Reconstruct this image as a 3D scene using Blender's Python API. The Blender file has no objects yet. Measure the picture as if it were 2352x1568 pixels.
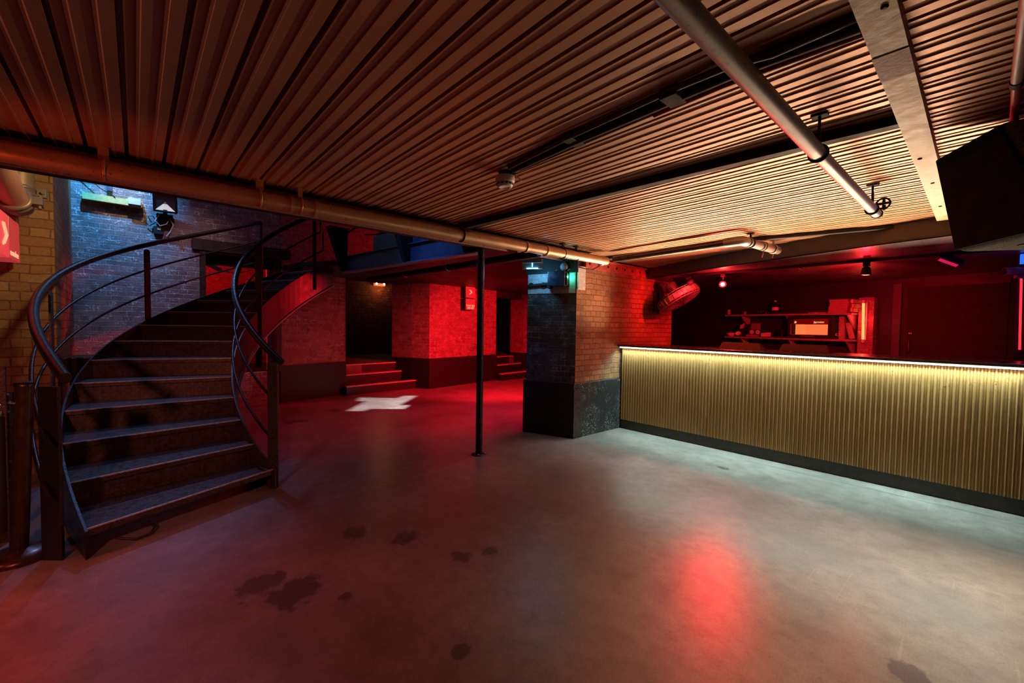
import bpy, math, random
from mathutils import Vector, Matrix
random.seed(7)
S = bpy.context.scene
COL = S.collection
PI = math.pi

# ------------------------------------------------------------------ camera
F_PX = 964.9
yaw, pit, rol = [math.radians(a) for a in (48.159, 2.082, 0.7807)]
fw = Vector((-math.sin(yaw)*math.cos(pit), math.cos(yaw)*math.cos(pit), -math.sin(pit)))
rt = Vector((math.cos(yaw), math.sin(yaw), 0)); up = rt.cross(fw)
c_, s_ = math.cos(rol), math.sin(rol)
rt, up = c_*rt + s_*up, -s_*rt + c_*up
cd = bpy.data.cameras.new('camera'); cam = bpy.data.objects.new('camera', cd); COL.objects.link(cam)
cd.sensor_width = 36; cd.lens = F_PX/2352*36; cd.clip_start = 0.02; cd.clip_end = 60
M = Matrix.Identity(4)
for r in range(3):
    M[r][0] = rt[r]; M[r][1] = up[r]; M[r][2] = -fw[r]
M[0][3], M[1][3], M[2][3] = 0, 0, 1.5
cam.matrix_world = M
S.camera = cam

# ------------------------------------------------------------------ node helpers
class NT:
    def __init__(s, name):
        s.m = bpy.data.materials.new(name); s.m.use_nodes = True
        s.t = s.m.node_tree; s.n = s.t.nodes; s.l = s.t.links
        s.b = s.n['Principled BSDF']; s.out = s.n['Material Output']
    def new(s, typ, **kw):
        n = s.n.new(typ)
        for k, v in kw.items(): setattr(n, k, v)
        return n
    def set(s, sock, v):
        if isinstance(v, bpy.types.NodeSocket): s.l.new(v, sock)
        elif v is not None:
            if hasattr(sock, 'default_value') and isinstance(v, (tuple, list)) and len(v) == 3 and sock.type == 'RGBA': v = (*v, 1)
            sock.default_value = v
    def math(s, op, a, b=None, c=None, clamp=False):
        n = s.new('ShaderNodeMath', operation=op, use_clamp=clamp)
        s.set(n.inputs[0], a)
        if b is not None: s.set(n.inputs[1], b)
        if c is not None: s.set(n.inputs[2], c)
        return n.outputs[0]
    def mix(s, f, a, b, mode='MIX'):
        n = s.new('ShaderNodeMix', data_type='RGBA', blend_type=mode)
        s.set(n.inputs['Factor'], f); s.set(n.inputs[6], a); s.set(n.inputs[7], b)
        return n.outputs[2]
    def ramp(s, f, pts):
        n = s.new('ShaderNodeValToRGB'); e = n.color_ramp.elements
        e[0].position, e[-1].position = pts[0][0], pts[-1][0]
        for p in pts[1:-1]: e.new(p[0])
        for k, p in enumerate(pts):
            v = p[1]; e[k].color = (*v, 1) if isinstance(v, (tuple, list)) else (v, v, v, 1)
        s.set(n.inputs[0], f); return n.outputs[0]
    def noise(s, vec, scale, detail=4, rough=.55, dist=0):
        n = s.new('ShaderNodeTexNoise'); s.set(n.inputs['Vector'], vec)
        n.inputs['Scale'].default_value = scale; n.inputs['Detail'].default_value = detail
        n.inputs['Roughness'].default_value = rough; n.inputs['Distortion'].default_value = dist
        return n.outputs['Fac']
    def uv(s): return s.new('ShaderNodeTexCoord').outputs['UV']
    def obj(s): return s.new('ShaderNodeTexCoord').outputs['Object']
    def mapping(s, vec, scale=(1,1,1), loc=(0,0,0), rot=(0,0,0)):
        n = s.new('ShaderNodeMapping'); s.set(n.inputs['Vector'], vec)
        n.inputs['Scale'].default_value = scale; n.inputs['Location'].default_value = loc; n.inputs['Rotation'].default_value = rot
        return n.outputs[0]
    def bump(s, h, strength=.3, dist=.01):
        n = s.new('ShaderNodeBump'); n.inputs['Strength'].default_value = strength; n.inputs['Distance'].default_value = dist
        s.set(n.inputs['Height'], h); s.l.new(n.outputs[0], s.b.inputs['Normal'])
    def pr(s, col=None, rough=None, metal=None, spec=None):
        if col is not None: s.set(s.b.inputs['Base Color'], col)
        if rough is not None: s.set(s.b.inputs['Roughness'], rough)
        if metal is not None: s.set(s.b.inputs['Metallic'], metal)
        if spec is not None: s.set(s.b.inputs['Specular IOR Level'], spec)
        return s.m

def plain(name, col, rough=.5, metal=0, var=.15, bump=0, scale=18, spec=.5):
    t = NT(name); n = t.noise(t.obj(), scale, 5)
    dark = tuple(c*(1-var) for c in col); lite = tuple(min(1, c*(1+var)) for c in col)
    t.pr(t.ramp(n, [(.3, dark), (.7, lite)]), t.ramp(n, [(.3, max(.02, rough-.1)), (.7, min(1, rough+.1))]), metal, spec)
    if bump: t.bump(n, bump, .01)
    return t.m

def emit(name, col, strength, base=(.02,.02,.02)):
    t = NT(name); t.pr(base, .5)
    t.b.inputs['Emission Color'].default_value = (*col, 1); t.b.inputs['Emission Strength'].default_value = strength
    return t.m

def brick(name, c1, c2, mortar, white=0., grime=.3, bw=.225, bh=.075, painted=None, bump=.55):
    t = NT(name); uv = t.uv()
    wob = t.noise(uv, 9, 2); w2 = t.new('ShaderNodeVectorMath', operation='SCALE')
    nz = t.new('ShaderNodeTexNoise'); t.set(nz.inputs['Vector'], uv); nz.inputs['Scale'].default_value = 7; nz.inputs['Detail'].default_value = 3
    sub = t.new('ShaderNodeVectorMath', operation='SUBTRACT'); t.set(sub.inputs[0], nz.outputs['Color']); sub.inputs[1].default_value = (.5,.5,.5)
    t.set(w2.inputs[0], sub.outputs[0]); w2.inputs['Scale'].default_value = .026
    add = t.new('ShaderNodeVectorMath', operation='ADD'); t.set(add.inputs[0], uv); t.set(add.inputs[1], w2.outputs[0])
    b = t.new('ShaderNodeTexBrick'); t.set(b.inputs['Vector'], add.outputs[0])
    b.inputs['Scale'].default_value = 1; b.inputs['Brick Width'].default_value = bw; b.inputs['Row Height'].default_value = bh
    b.inputs['Mortar Size'].default_value = .007; b.inputs['Mortar Smooth'].default_value = .5; b.inputs['Bias'].default_value = 0
    b.offset = .5; b.squash = .5; b.squash_frequency = 2
    b.inputs['Color1'].default_value = (*c1, 1); b.inputs['Color2'].default_value = (*c2, 1); b.inputs['Mortar'].default_value = (*mortar, 1)
    fine = t.noise(uv, 40, 6, .7); big = t.noise(uv, 1.6, 5, .65); mid = t.noise(uv, 8, 5, .7)
    col = t.mix(t.math('MULTIPLY', t.ramp(mid, [(.4, 0), (.75, 1)]), grime), b.outputs['Color'], tuple(c*.3 for c in c1))
    col = t.mix(t.math('MULTIPLY', t.ramp(big, [(.5, 0), (.72, 1)]), grime), col, tuple(c*.4 for c in c2))
    if painted: col = t.mix(.75, col, painted)
    if white:
        pat = t.math('MULTIPLY', t.ramp(fine, [(.48, 0), (.62, 1)]), t.ramp(mid, [(.5, 0), (.62, 1)]))
        m2 = t.math('MULTIPLY', b.outputs['Fac'], t.ramp(big, [(.38, .15), (.62, 1)]))
        pat = t.math('MAXIMUM', pat, t.math('MULTIPLY', m2, t.ramp(mid, [(.38, .1), (.6, 1)])))
        col = t.mix(t.math('MULTIPLY', pat, white), col, (.72, .70, .68))
    col = t.mix(.7, col, t.mix(1, col, t.ramp(t.math('ADD', t.math('MULTIPLY', fine, .6), t.math('MULTIPLY', mid, .4)), [(.3, .35), (.65, 1.15)]), 'MULTIPLY'))
    t.pr(col, t.ramp(fine, [(.3, .55), (.7, .9)]), 0, .4)
    h = t.math('ADD', t.math('MULTIPLY', b.outputs['Fac'], -1.0), t.math('MULTIPLY', t.math('ADD', fine, mid), .55))
    t.bump(h, bump, .02)
    return t.m

MAT = {}
MAT['brick_stock'] = brick('yellow_stock_brick', (.55,.27,.095), (.34,.14,.05), (.20,.10,.05), .2, .7, bump=.9)
MAT['brick_pier'] = brick('large_stock_brick', (.46,.31,.14), (.34,.19,.075), (.19,.11,.05), .08, .4, .27, .088)
MAT['brick_red'] = brick('red_brick', (.38,.22,.18), (.24,.12,.10), (.30,.23,.20), .75, .6, bump=.8)
MAT['brick_mauve'] = brick('whitewashed_brick', (.36,.27,.25), (.22,.15,.14), (.26,.22,.21), 1.0, .75, bump=.8)
MAT['brick_black'] = brick('black_painted_brick', (.060,.055,.055), (.035,.033,.035), (.035,.033,.033), .35, .3, bump=.7)
MAT['brick_dim'] = brick('dim_brick', (.12,.07,.05), (.07,.04,.03), (.09,.06,.05), .35, .4)  # darker brick, dimness of the passage put into its colour

def black_paint(name, base=.012, chips=.0, rough=.38, spec=.5, thr=.56):
    t = NT(name); o = t.obj(); n = t.noise(o, 45, 6, .7); big = t.noise(o, 3.5, 4)
    f = t.math('MULTIPLY', t.ramp(n, [(thr, 0), (thr+.1, 1)]), t.ramp(big, [(thr-.08, 0), (thr+.1, 1)]))
    col = t.mix(t.math('MULTIPLY', f, chips), (base, base, base*1.05), (.42, .45, .42))
    t.pr(col, t.ramp(n, [(.3, rough-.12), (.7, rough+.15)]), 0, spec); t.bump(n, .25, .006)
    return t.m
MAT['dado'] = black_paint('black_dado_paint', .012, .1, .5, .3)
MAT['dado_worn'] = black_paint('chipped_black_dado_paint', .02, .9, .5, .4, .52)
MAT['steel_black'] = black_paint('black_gloss_steel_paint', .010, .04, .3)
MAT['matt_black'] = plain('matt_black', (.012,.012,.012), .75, 0, .2, spec=.3)
MAT['black_wall'] = plain('black_wall_paint', (.016,.014,.014), .55, 0, .25, .1, 4, spec=.3)
MAT['soot'] = plain('dark_soffit_paint', (.018,.010,.008), .6, 0, .35, .1, 3)
MAT['plaster'] = plain('flaking_white_paint', (.50,.48,.47), .75, 0, .25, .3, 22)
MAT['wood_dark'] = plain('dark_stained_timber', (.03,.02,.015), .45, 0, .3, .1)
MAT['wood_shelf'] = plain('shelf_board', (.30,.22,.18), .5, 0, .2)
MAT['yellow'] = plain('warm_yellow', (.55,.48,.16), .6, 0, .2)  # on the ledge this yellow stands in for warm light; fittings share it
MAT['white'] = plain('white_plastic', (.62,.58,.54), .4, 0, .06)
MAT['grey'] = plain('grey_plastic', (.32,.32,.33), .45, 0, .1)
MAT['chrome'] = plain('chrome', (.8,.8,.82), .15, 1, .05)
MAT['galv'] = plain('galvanised_steel', (.38,.37,.36), .42, .9, .3, .1, 40)
MAT['card'] = plain('cardboard', (.35,.23,.15), .8, 0, .15)
MAT['paper'] = plain('paper', (.75,.70,.66), .8, 0, .06)
MAT['red_steel'] = plain('red_oxide_steel', (.42,.10,.07), .5, .1, .3, .2, 14)
MAT['copper_paint'] = None
MAT['glass_dark'] = plain('dark_glass', (.01,.01,.012), .06, 0, .1)
MAT['carpet'] = None

def speck_metal(name, base, dark, rough, metal, amt=.9):
    t = NT(name); o = t.obj(); n = t.noise(o, 60, 5, .7); b = t.noise(o, 6, 4)
    f = t.math('MULTIPLY', t.ramp(n, [(.58, 0), (.66, 1)]), t.ramp(b, [(.42, 0), (.6, amt)]))
    t.pr(t.mix(f, base, dark), t.ramp(b, [(.3, rough-.08), (.7, rough+.1)]), metal); t.bump(n, .12, .004)
    return t.m
MAT['copper_paint'] = speck_metal('weathered_copper_paint', (.52,.33,.17), (.05,.02,.015), .38, .55)
MAT['pipe_grey'] = speck_metal('grey_pipe_paint', (.24,.20,.17), (.05,.03,.025), .42, .4)
MAT['beam_grey'] = plain('mottled_beam_paint', (.25,.18,.095), .6, .1, .6, .3, 26)
MAT['flange'] = speck_metal('rusty_flange_paint', (.20,.105,.065), (.05,.02,.015), .5, .2)

def carpet(name, col):
    t = NT(name); n = t.noise(t.obj(), 160, 3, .8)
    t.pr(t.ramp(n, [(.35, tuple(c*.25 for c in col)), (.65, col)]), .95, 0, .2); t.bump(n, .8, .006)
    return t.m
MAT['carpet'] = carpet('grey_cabinet_carpet', (.24,.24,.18))

# corrugated roof deck
t = NT('steel_deck'); o = t.obj(); st = t.mapping(o, (.35, 6, 1))
n = t.noise(o, 55, 5, .7); b = t.noise(o, 1.1, 5, .6); sp = t.noise(st, 9, 5, .7)
spot = t.math('MULTIPLY', t.ramp(sp, [(.60, 0), (.68, 1)]), t.ramp(b, [(.5, 0), (.62, 1)]))
col = t.ramp(b, [(.3, (.36,.17,.085)), (.7, (.52,.26,.14))])
col = t.mix(t.math('MULTIPLY', spot, .75), col, (.10,.055,.03))
t.pr(col, t.ramp(n, [(.3, .40), (.7, .56)]), .42); t.bump(n, .10, .004)
MAT['deck'] = t.m

# concrete floor with stains, crack and scuffs
t = NT('polished_concrete'); o = t.obj(); sx = t.new('ShaderNodeSeparateXYZ'); t.set(sx.inputs[0], o)
X, Y = sx.outputs[0], sx.outputs[1]
n1 = t.noise(o, 1.3, 6, .6); n2 = t.noise(o, 9, 6, .7); n3 = t.noise(o, 60, 4, .7); wx = t.noise(o, 3.2, 5, .65)
wx2 = t.math('ADD', t.math('MULTIPLY', t.noise(o, 4.5, 6, .7), .6), t.math('MULTIPLY', t.noise(o, 14, 4, .6), .4))
sw = t.noise(t.mapping(o, (1, 1, 1)), 2.2, 3, .5, 3.5)
col = t.ramp(n1, [(.30, (.20,.185,.17)), (.70, (.39,.375,.355))])
col = t.mix(t.math('MULTIPLY', t.ramp(n2, [(.42, 0), (.68, 1)]), .55), col, (.15,.135,.125))
fl = t.math('MULTIPLY', t.ramp(n3, [(.63, 0), (.69, 1)]), t.ramp(n2, [(.5, 0), (.6, 1)]))
col = t.mix(t.math('MULTIPLY', fl, .7), col, (.06,.05,.05))
n4 = t.noise(t.mapping(o, (1.6, .7, 1), rot=(0,0,.6)), 75, 5, .75)
col = t.mix(.55, col, t.mix(1, col, t.ramp(n4, [(.3, .45), (.7, 1.0)]), 'MULTIPLY'))
n5 = t.noise(o, 34, 9, .8); sp2 = t.ramp(n5, [(.645, 0), (.69, 1)])
col = t.mix(t.math('MULTIPLY', sp2, .65), col, (.07,.06,.055))
n6 = t.noise(t.mapping(o, (55, 1.3, 1), rot=(0,0,.35)), 1, 3, .5, .4); n7 = t.noise(t.mapping(o, (1.5, 48, 1), rot=(0,0,-.5)), 1, 3, .5, .5)
scr = t.math('MULTIPLY', t.math('MAXIMUM', t.ramp(n6, [(.66, 0), (.72, 1)]), t.ramp(n7, [(.67, 0), (.73, 1)])), t.ramp(n1, [(.4, .1), (.65, 1)]))
col = t.mix(t.math('MULTIPLY', scr, .22), col, (.62,.58,.54))
stain = None
def blob(cx, cy, r, ax=1., ay=1., w=.55):
    d = t.math('SQRT', t.math('ADD', t.math('POWER', t.math('MULTIPLY', t.math('SUBTRACT', X, cx), ax), 2), t.math('POWER', t.math('MULTIPLY', t.math('SUBTRACT', Y, cy), ay), 2)))
    d = t.math('ADD', d, t.math('MULTIPLY', t.math('SUBTRACT', wx2, .5), w*r*9))
    return t.math('MULTIPLY_ADD', d, -1/(r*.30), 3.6, clamp=True)
for a in [(-2.72,.52,.13,1,1.), (-2.50,.66,.13), (-2.28,.84,.05), (-2.66,1.38,.10,1.3,1), (-2.20,1.56,.07), (-2.13,1.74,.06), (-7.43,2.56,.16,1,2.), (-6.93,1.80,.18,1.4,1), (-.17,2.50,.07), (-1.82,4.71,.06), (-2.95,1.15,.09), (-1.55,1.1,.05)]:
    v = blob(*a); stain = v if stain is None else t.math('MAXIMUM', stain, v)
col = t.mix(t.math('MULTIPLY', stain, .78), col, (.06,.05,.055))
cr = t.math('ABSOLUTE', t.math('ADD', t.math('SUBTRACT', X, t.math('MULTIPLY_ADD', Y, -.03, -3.62)), t.math('MULTIPLY', t.math('SUBTRACT', n2, .5), .10)))
crf = t.math('MULTIPLY', t.math('MULTIPLY_ADD', cr, -90, 1, clamp=True), t.math('MULTIPLY', t.math('GREATER_THAN', Y, 1.1), t.math('LESS_THAN', Y, 4.3)))
col = t.mix(t.math('MULTIPLY', crf, t.ramp(n2, [(.4, .1), (.6, .7)])), col, (.6,.55,.5))
sl = t.math('ABSOLUTE', t.math('ADD', t.math('SUBTRACT', Y, 5.18), t.math('MULTIPLY', t.math('SUBTRACT', wx, .5), .05)))
slf = t.math('MULTIPLY', t.math('MULTIPLY_ADD', sl, -110, 1, clamp=True), t.math('GREATER_THAN', X, -1.75))
col = t.mix(t.math('MULTIPLY', slf, .85), col, (.04,.05,.05))
rg = t.math('ADD', t.ramp(n1, [(.3, .24), (.7, .34)]), t.math('MULTIPLY', sw, .10))
t.pr(col, rg, 0, .55)
h = t.math('ADD', t.math('MULTIPLY', n2, .6), t.math('MULTIPLY', sw, .5)); t.bump(h, .10, .02)
MAT['floor'] = t.m

# ribbed gold bar front
t = NT('hammered_gold_panel'); o = t.obj(); n = t.noise(o, 26, 6, .75); b = t.noise(t.mapping(o, (1, 1, .35)), 5, 4); s2 = t.new('ShaderNodeSeparateXYZ'); t.set(s2.inputs[0], o)
top = t.math('MULTIPLY_ADD', s2.outputs[2], 2.6, -1.9, clamp=True)
sp = t.math('MULTIPLY', t.ramp(n, [(.57, 0), (.63, 1)]), t.math('MULTIPLY', top, t.ramp(b, [(.45, 0), (.6, 1)])))
t.pr(t.mix(sp, t.ramp(b, [(.3, (.36,.20,.065)), (.7, (.47,.27,.10))]), (.03,.025,.015)), t.ramp(n, [(.3, .36), (.7, .55)]), .55); t.bump(n, .45, .01)
MAT['gold'] = t.m

# chequer plate
t = NT('chequer_plate'); uv = t.uv(); sc = t.mapping(uv, (1/.034, 1/.034, 1)); sp_ = t.new('ShaderNodeSeparateXYZ'); t.set(sp_.inputs[0], sc)
u, v = sp_.outputs[0], sp_.outputs[1]
iu, iv = t.math('FLOOR', u), t.math('FLOOR', v)
par = t.math('FLOORED_MODULO', t.math('ADD', iu, iv), 2.0)
lu, lv = t.math('SUBTRACT', t.math('SUBTRACT', u, iu), .5), t.math('SUBTRACT', t.math('SUBTRACT', v, iv), .5)
a, bb = t.math('MULTIPLY', t.math('ADD', lu, lv), .7071), t.math('MULTIPLY', t.math('SUBTRACT', lu, lv), .7071)
dd = t.math('SUBTRACT', t.math('MULTIPLY', t.math('SUBTRACT', 1.0, par), a), t.math('MULTIPLY', par, t.math('MULTIPLY', bb, -1)))
ee = t.math('ADD', t.math('MULTIPLY', par, a), t.math('MULTIPLY', t.math('SUBTRACT', 1.0, par), bb))
el = t.math('ADD', t.math('POWER', t.math('DIVIDE', t.math('ABSOLUTE', dd), .44), 2), t.math('POWER', t.math('DIVIDE', t.math('ABSOLUTE', ee), .125), 2))
hh = t.math('MULTIPLY_ADD', el, -1.4, 1.4, clamp=True)
n = t.noise(t.obj(), 25, 5, .7)
col = t.ramp(n, [(.35, (.045,.036,.034)), (.65, (.10,.075,.065))])
t.pr(t.mix(t.math('MULTIPLY', hh, .5), col, (.19,.16,.15)), t.ramp(n, [(.3, .30), (.7, .5)]), .55)
t.bump(hh, .9, .006)
MAT['chequer'] = t.m
t = NT('worn_step_glint'); n = t.noise(t.obj(), 60, 5, .7)
t.pr(t.ramp(n, [(.35, (.22,.19,.18)), (.65, (.62,.56,.54))]), .3, .3); t.bump(n, .4, .004); MAT['worn_glint_edge'] = t.m  # worn metal, its colour brightened to stand in for nosing glints

E_RED = (1, .012, .02)
MAT['e_red'] = emit('red_lamp_face', (1,.06,.03), 45)
MAT['e_redhot'] = emit('red_lamp_core', (1,.30,.12), 260)
MAT['e_led'] = emit('warm_white_led', (1,.90,.80), 11)
MAT['e_tube'] = emit('orange_tube', (1,.26,.07), 2.2)
MAT['e_redstrip'] = emit('red_tube', (1,.02,.03), 2.2)
MAT['e_sign_red'] = emit('red_lightbox', (1,.015,.025), .62, (.4,.02,.02))
MAT['e_sign_pink'] = emit('pink_lightbox', (1,.07,.085), .62, (.45,.06,.06))
MAT['e_letter'] = emit('glowing_lettering', (1,.48,.25), .95)
MAT['e_exit'] = emit('cyan_exit_light', (.15,.65,1), 7)
MAT['e_green'] = emit('green_indicator', (.05,1,.5), 40)
MAT['e_white'] = emit('white_lamp', (1,.85,.65), 25)
MAT['e_orange'] = emit('orange_diffuser', (1,.22,.04), .8)
MAT['e_cooler'] = emit('orange_cooler_light', (1,.16,.05), 1.1)
MAT['e_wash'] = emit('pink_wash_face', (.9,.01,.11), .75)
MAT['e_blue'] = emit('blue_screen', (.02,.18,1), 1.0)

# ------------------------------------------------------------------ mesh helpers
class G:
    def __init__(s): s.v = []; s.f = []; s.sm = []
    def add(s, vs, fs, smooth=False):
        k = len(s.v); s.v += [tuple(p) for p in vs]; s.f += [tuple(i+k for i in f) for f in fs]; s.sm += [smooth]*len(fs); return s
    def box(s, x0, x1, y0, y1, z0, z1):
        return s.prism([(x0,y0),(x1,y0),(x1,y1),(x0,y1)], z0, z1)
    def obox(s, c, size, ax=(1,0,0), ay=(0,1,0), az=(0,0,1)):
        c = Vector(c); ax, ay, az = [Vector(a).normalized()*d/2 for a, d in zip((ax, ay, az), size)]
        vs = [c+i*ax+j*ay+k*az for k in (-1,1) for j in (-1,1) for i in (-1,1)]
        return s.add(vs, [(0,2,3,1),(4,5,7,6),(0,1,5,4),(2,6,7,3),(0,4,6,2),(1,3,7,5)])
    def bar(s, a, b, w, h, upv=(0,0,1)):
        a, b = Vector(a), Vector(b); d = (b-a); side = d.cross(Vector(upv)).normalized(); u2 = side.cross(d).normalized()
        return s.obox((a+b)/2, (d.length, w, h), d, side, u2)
    def prism(s, pl, z0, z1):
        n = len(pl); area = sum(pl[i][0]*pl[(i+1)%n][1]-pl[(i+1)%n][0]*pl[i][1] for i in range(n))
        if area < 0: pl = pl[::-1]
        vs = [(x,y,z0) for x,y in pl]+[(x,y,z1) for x,y in pl]
        return s.add(vs, [tuple(range(n))[::-1], tuple(range(n,2*n))]+[(i,(i+1)%n,n+(i+1)%n,n+i) for i in range(n)])
    def tube(s, pts, r, n=12, caps=True, rs=None):
        pts = [Vector(p) for p in pts]; m = len(pts); rings = []
        d0 = (pts[1]-pts[0]).normalized(); ref = Vector((0,0,1)) if abs(d0.z) < .9 else Vector((1,0,0))
        u_ = d0.cross(ref).normalized()
        vs = []
        for i, p in enumerate(pts):
            d = (pts[min(i+1,m-1)]-pts[max(i-1,0)]).normalized()
            u_ = (u_-d*u_.dot(d)).normalized(); w = d.cross(u_)
            rr = rs[i] if rs else r
            vs += [p+rr*(math.cos(2*PI*k/n)*u_+math.sin(2*PI*k/n)*w) for k in range(n)]
        fs = [(i*n+k, i*n+(k+1)%n, (i+1)*n+(k+1)%n, (i+1)*n+k) for i in range(m-1) for k in range(n)]
        s.add(vs, fs, True)
        if caps:
            s.add(vs[:n], [tuple(range(n))[::-1]]); s.add(vs[-n:], [tuple(range(n))])
        return s
    def lathe(s, prof, org=(0,0,0), axis=(0,0,1), n=24):
        org, az = Vector(org), Vector(axis).normalized(); ax = az.orthogonal().normalized(); ay = az.cross(ax)
        vs = [org+az*h+r*(math.cos(2*PI*k/n)*ax+math.sin(2*PI*k/n)*ay) for r, h in prof for k in range(n)]
        m = len(prof)
        s.add(vs, [(i*n+k, i*n+(k+1)%n, (i+1)*n+(k+1)%n, (i+1)*n+k) for i in range(m-1) for k in range(n)], True)
        if prof[0][0] > 1e-5: s.add(vs[:n], [tuple(range(n))[::-1]])
        if prof[-1][0] > 1e-5: s.add(vs[-n:], [tuple(range(n))])
        return s
    def torus(s, c, axis, R, r, n=32, k=8, a0=0, a1=2*PI):
        c, az = Vector(c), Vector(axis).normalized(); ax = az.orthogonal().normalized(); ay = az.cross(ax)
        full = abs(a1-a0-2*PI) < 1e-6; N = n if full else n+1
        pts = [c+R*(math.cos(a0+(a1-a0)*i/n)*ax+math.sin(a0+(a1-a0)*i/n)*ay) for i in range(N)]
        if full: pts = pts+[pts[0], ]
        return s.tube(pts, r, k, caps=not full)
    def plate(s, path, z0s, z1s, off):
        # vertical sheet following a plan path with thickness off (towards left normal)
        n = len(path); vs = []
        for i, p in enumerate(path):
            a, b = path[max(i-1,0)], path[min(i+1,n-1)]
            d = Vector((b[0]-a[0], b[1]-a[1])).normalized(); nn = (-d.y*off, d.x*off)
            vs += [(p[0],p[1],z0s[i]),(p[0],p[1],z1s[i]),(p[0]+nn[0],p[1]+nn[1],z1s[i]),(p[0]+nn[0],p[1]+nn[1],z0s[i])]
        fs = []
        for i in range(n-1):
            for k in range(4): fs.append((4*i+k, 4*i+(k+1)%4, 4*i+4+(k+1)%4, 4*i+4+k))
        fs += [(0,3,2,1), (4*n-4,4*n-3,4*n-2,4*n-1)]
        return s.add(vs, fs)
    def build(s, name, mat, parent=None, bevel=0, seg=2):
        me = bpy.data.meshes.new(name); me.from_pydata(s.v, [], s.f); me.materials.append(MAT[mat] if isinstance(mat, str) else mat)
        me.polygons.foreach_set('use_smooth', s.sm)
        import bmesh
        bm = bmesh.new(); bm.from_mesh(me); bmesh.ops.recalc_face_normals(bm, faces=bm.faces); bm.to_mesh(me); bm.free()
        uvl = me.uv_layers.new(name='UVMap'); 
        for p in me.polygons:
            nn = p.normal
            if abs(nn.z) > .72:
                for li in p.loop_indices:
                    c = me.vertices[me.loops[li].vertex_index].co; uvl.data[li].uv = (c.x, c.y)
            else:
                tx, ty = -nn.y, nn.x; l = math.hypot(tx, ty) or 1
                for li in p.loop_indices:
                    c = me.vertices[me.loops[li].vertex_index].co; uvl.data[li].uv = ((c.x*tx+c.y*ty)/l, c.z)
        o = bpy.data.objects.new(name, me); COL.objects.link(o)
        if parent is not None: put(o, parent)
        if bevel:
            bv = o.modifiers.new('bevel', 'BEVEL'); bv.width = bevel; bv.segments = seg; bv.limit_method = 'ANGLE'; bv.angle_limit = math.radians(40)
        return o
def put(o, parent):
    o.parent = parent
    inv = parent.get('_inv')
    if inv is not None: o.matrix_parent_inverse = Matrix.Translation(Vector(inv))
def tag(o, label=None, cat=None, group=None, kind=None):
    if label: o['label'] = label
    if cat: o['category'] = cat
    if group: o['group'] = group
    if kind: o['kind'] = kind
    return o
def thing(name, loc, label, cat, group=None):
    o = bpy.data.objects.new(name, None); COL.objects.link(o); o.location = loc; o.empty_display_size = .1
    INV[o.name] = tuple(-c for c in loc)
    return tag(o, label, cat, group)
INV = {}
def put(o, parent):
    o.parent = parent
    if parent.name in INV: o.matrix_parent_inverse = Matrix.Translation(Vector(INV[parent.name]))
def struct(name, g, mat, label=None, bevel=0):
    o = g.build(name, mat, None, bevel); o['kind'] = 'structure'
    if label: o['label'] = label
    return o
def text(name, body, size, org, right, upv, mat, parent, align='LEFT', ext=.0015, spacing=1., xs=1., line=1.):
    cu = bpy.data.curves.new(name, 'FONT'); cu.body = body; cu.size = size; cu.extrude = ext; cu.align_x = align; cu.space_character = spacing; cu.space_line = line
    cu.resolution_u = 3
    cu.materials.append(MAT[mat]); o = bpy.data.objects.new(name, cu); COL.objects.link(o)
    r, u = Vector(right).normalized(), Vector(upv).normalized(); n = r.cross(u)
    m = Matrix.Identity(4)
    for i in range(3): m[i][0], m[i][1], m[i][2], m[i][3] = r[i]*xs, u[i], n[i], org[i]
    if parent is not None: put(o, parent)
    o.matrix_basis = m
    bpy.context.view_layer.update()
    me = bpy.data.meshes.new_from_object(o.evaluated_get(bpy.context.evaluated_depsgraph_get()))
    o2 = bpy.data.objects.new(name, me); COL.objects.link(o2)
    if parent is not None: put(o2, parent)
    o2.matrix_basis = m
    bpy.data.objects.remove(o); o2.name = name
    return o2
def light(name, kind, loc, energy, col, target=None, **kw):
    l = bpy.data.lights.new(name, kind); l.energy = energy; l.color = col
    for k, v in kw.items(): setattr(l, k, v)
    o = bpy.data.objects.new(name, l); COL.objects.link(o); o.location = loc
    if target is not None: o.rotation_euler = (Vector(target)-Vector(loc)).to_track_quat('-Z', 'Y').to_euler()
    return o

# ------------------------------------------------------------------ setting
g = G(); g.box(-14, 3.4, -3.7, 12.5, -.2, 0); struct('floor', g, 'floor')

# corrugated deck ceiling, ribs along x
P = .164; y = -3.6; prof = []
while y < 6.35:
    for dy, z in ((0,0),(.001,.045),(.018,.045),(.019,0),(.046,0),(.049,-.006),(.058,-.006),(.061,0),(.111,0),(.114,-.006),(.123,-.006),(.126,0)):
        prof.append((y+dy, 2.45+z))
    y += P
off = (-.199+3.6) % P
prof = [(a+off-P*0, b) for a, b in prof]
g = G(); n = len(prof); vs = [(x, a, b) for x in (-3.53, 3.3) for a, b in prof]
g.add(vs, [(i, i+1, n+i+1, n+i) for i in range(n-1)])
g.box(-3.53, 3.3, -3.6, 6.6, 2.53, 2.56)
struct('ceiling', g, 'deck')

# bar ceiling with curved downstand
FAS = [(-3.6,6.09),(-3.1,5.87),(-2.6,5.665),(-2.1,5.475),(-1.655,5.33),(-1.16,5.18),(-.64,5.02),(-.22,4.93),(.6,4.80),(1.6,4.70),(3.2,4.6)]
g = G(); g.prism(FAS+[(3.2,9.6),(-5.6,9.6),(-5.6,6.96),(-3.6,6.96)], 2.286, 2.30)
struct('ceiling_bar', g, plain('black_gloss_ceiling', (.055,.045,.045), .32, 0, .2, .05, 3))
g = G(); g.plate(FAS, [2.286]*len(FAS), [2.452]*len(FAS), .05)
struct('trim_1', g, plain('brown_painted_downstand', (.055,.036,.022), .6, 0, .2))

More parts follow.
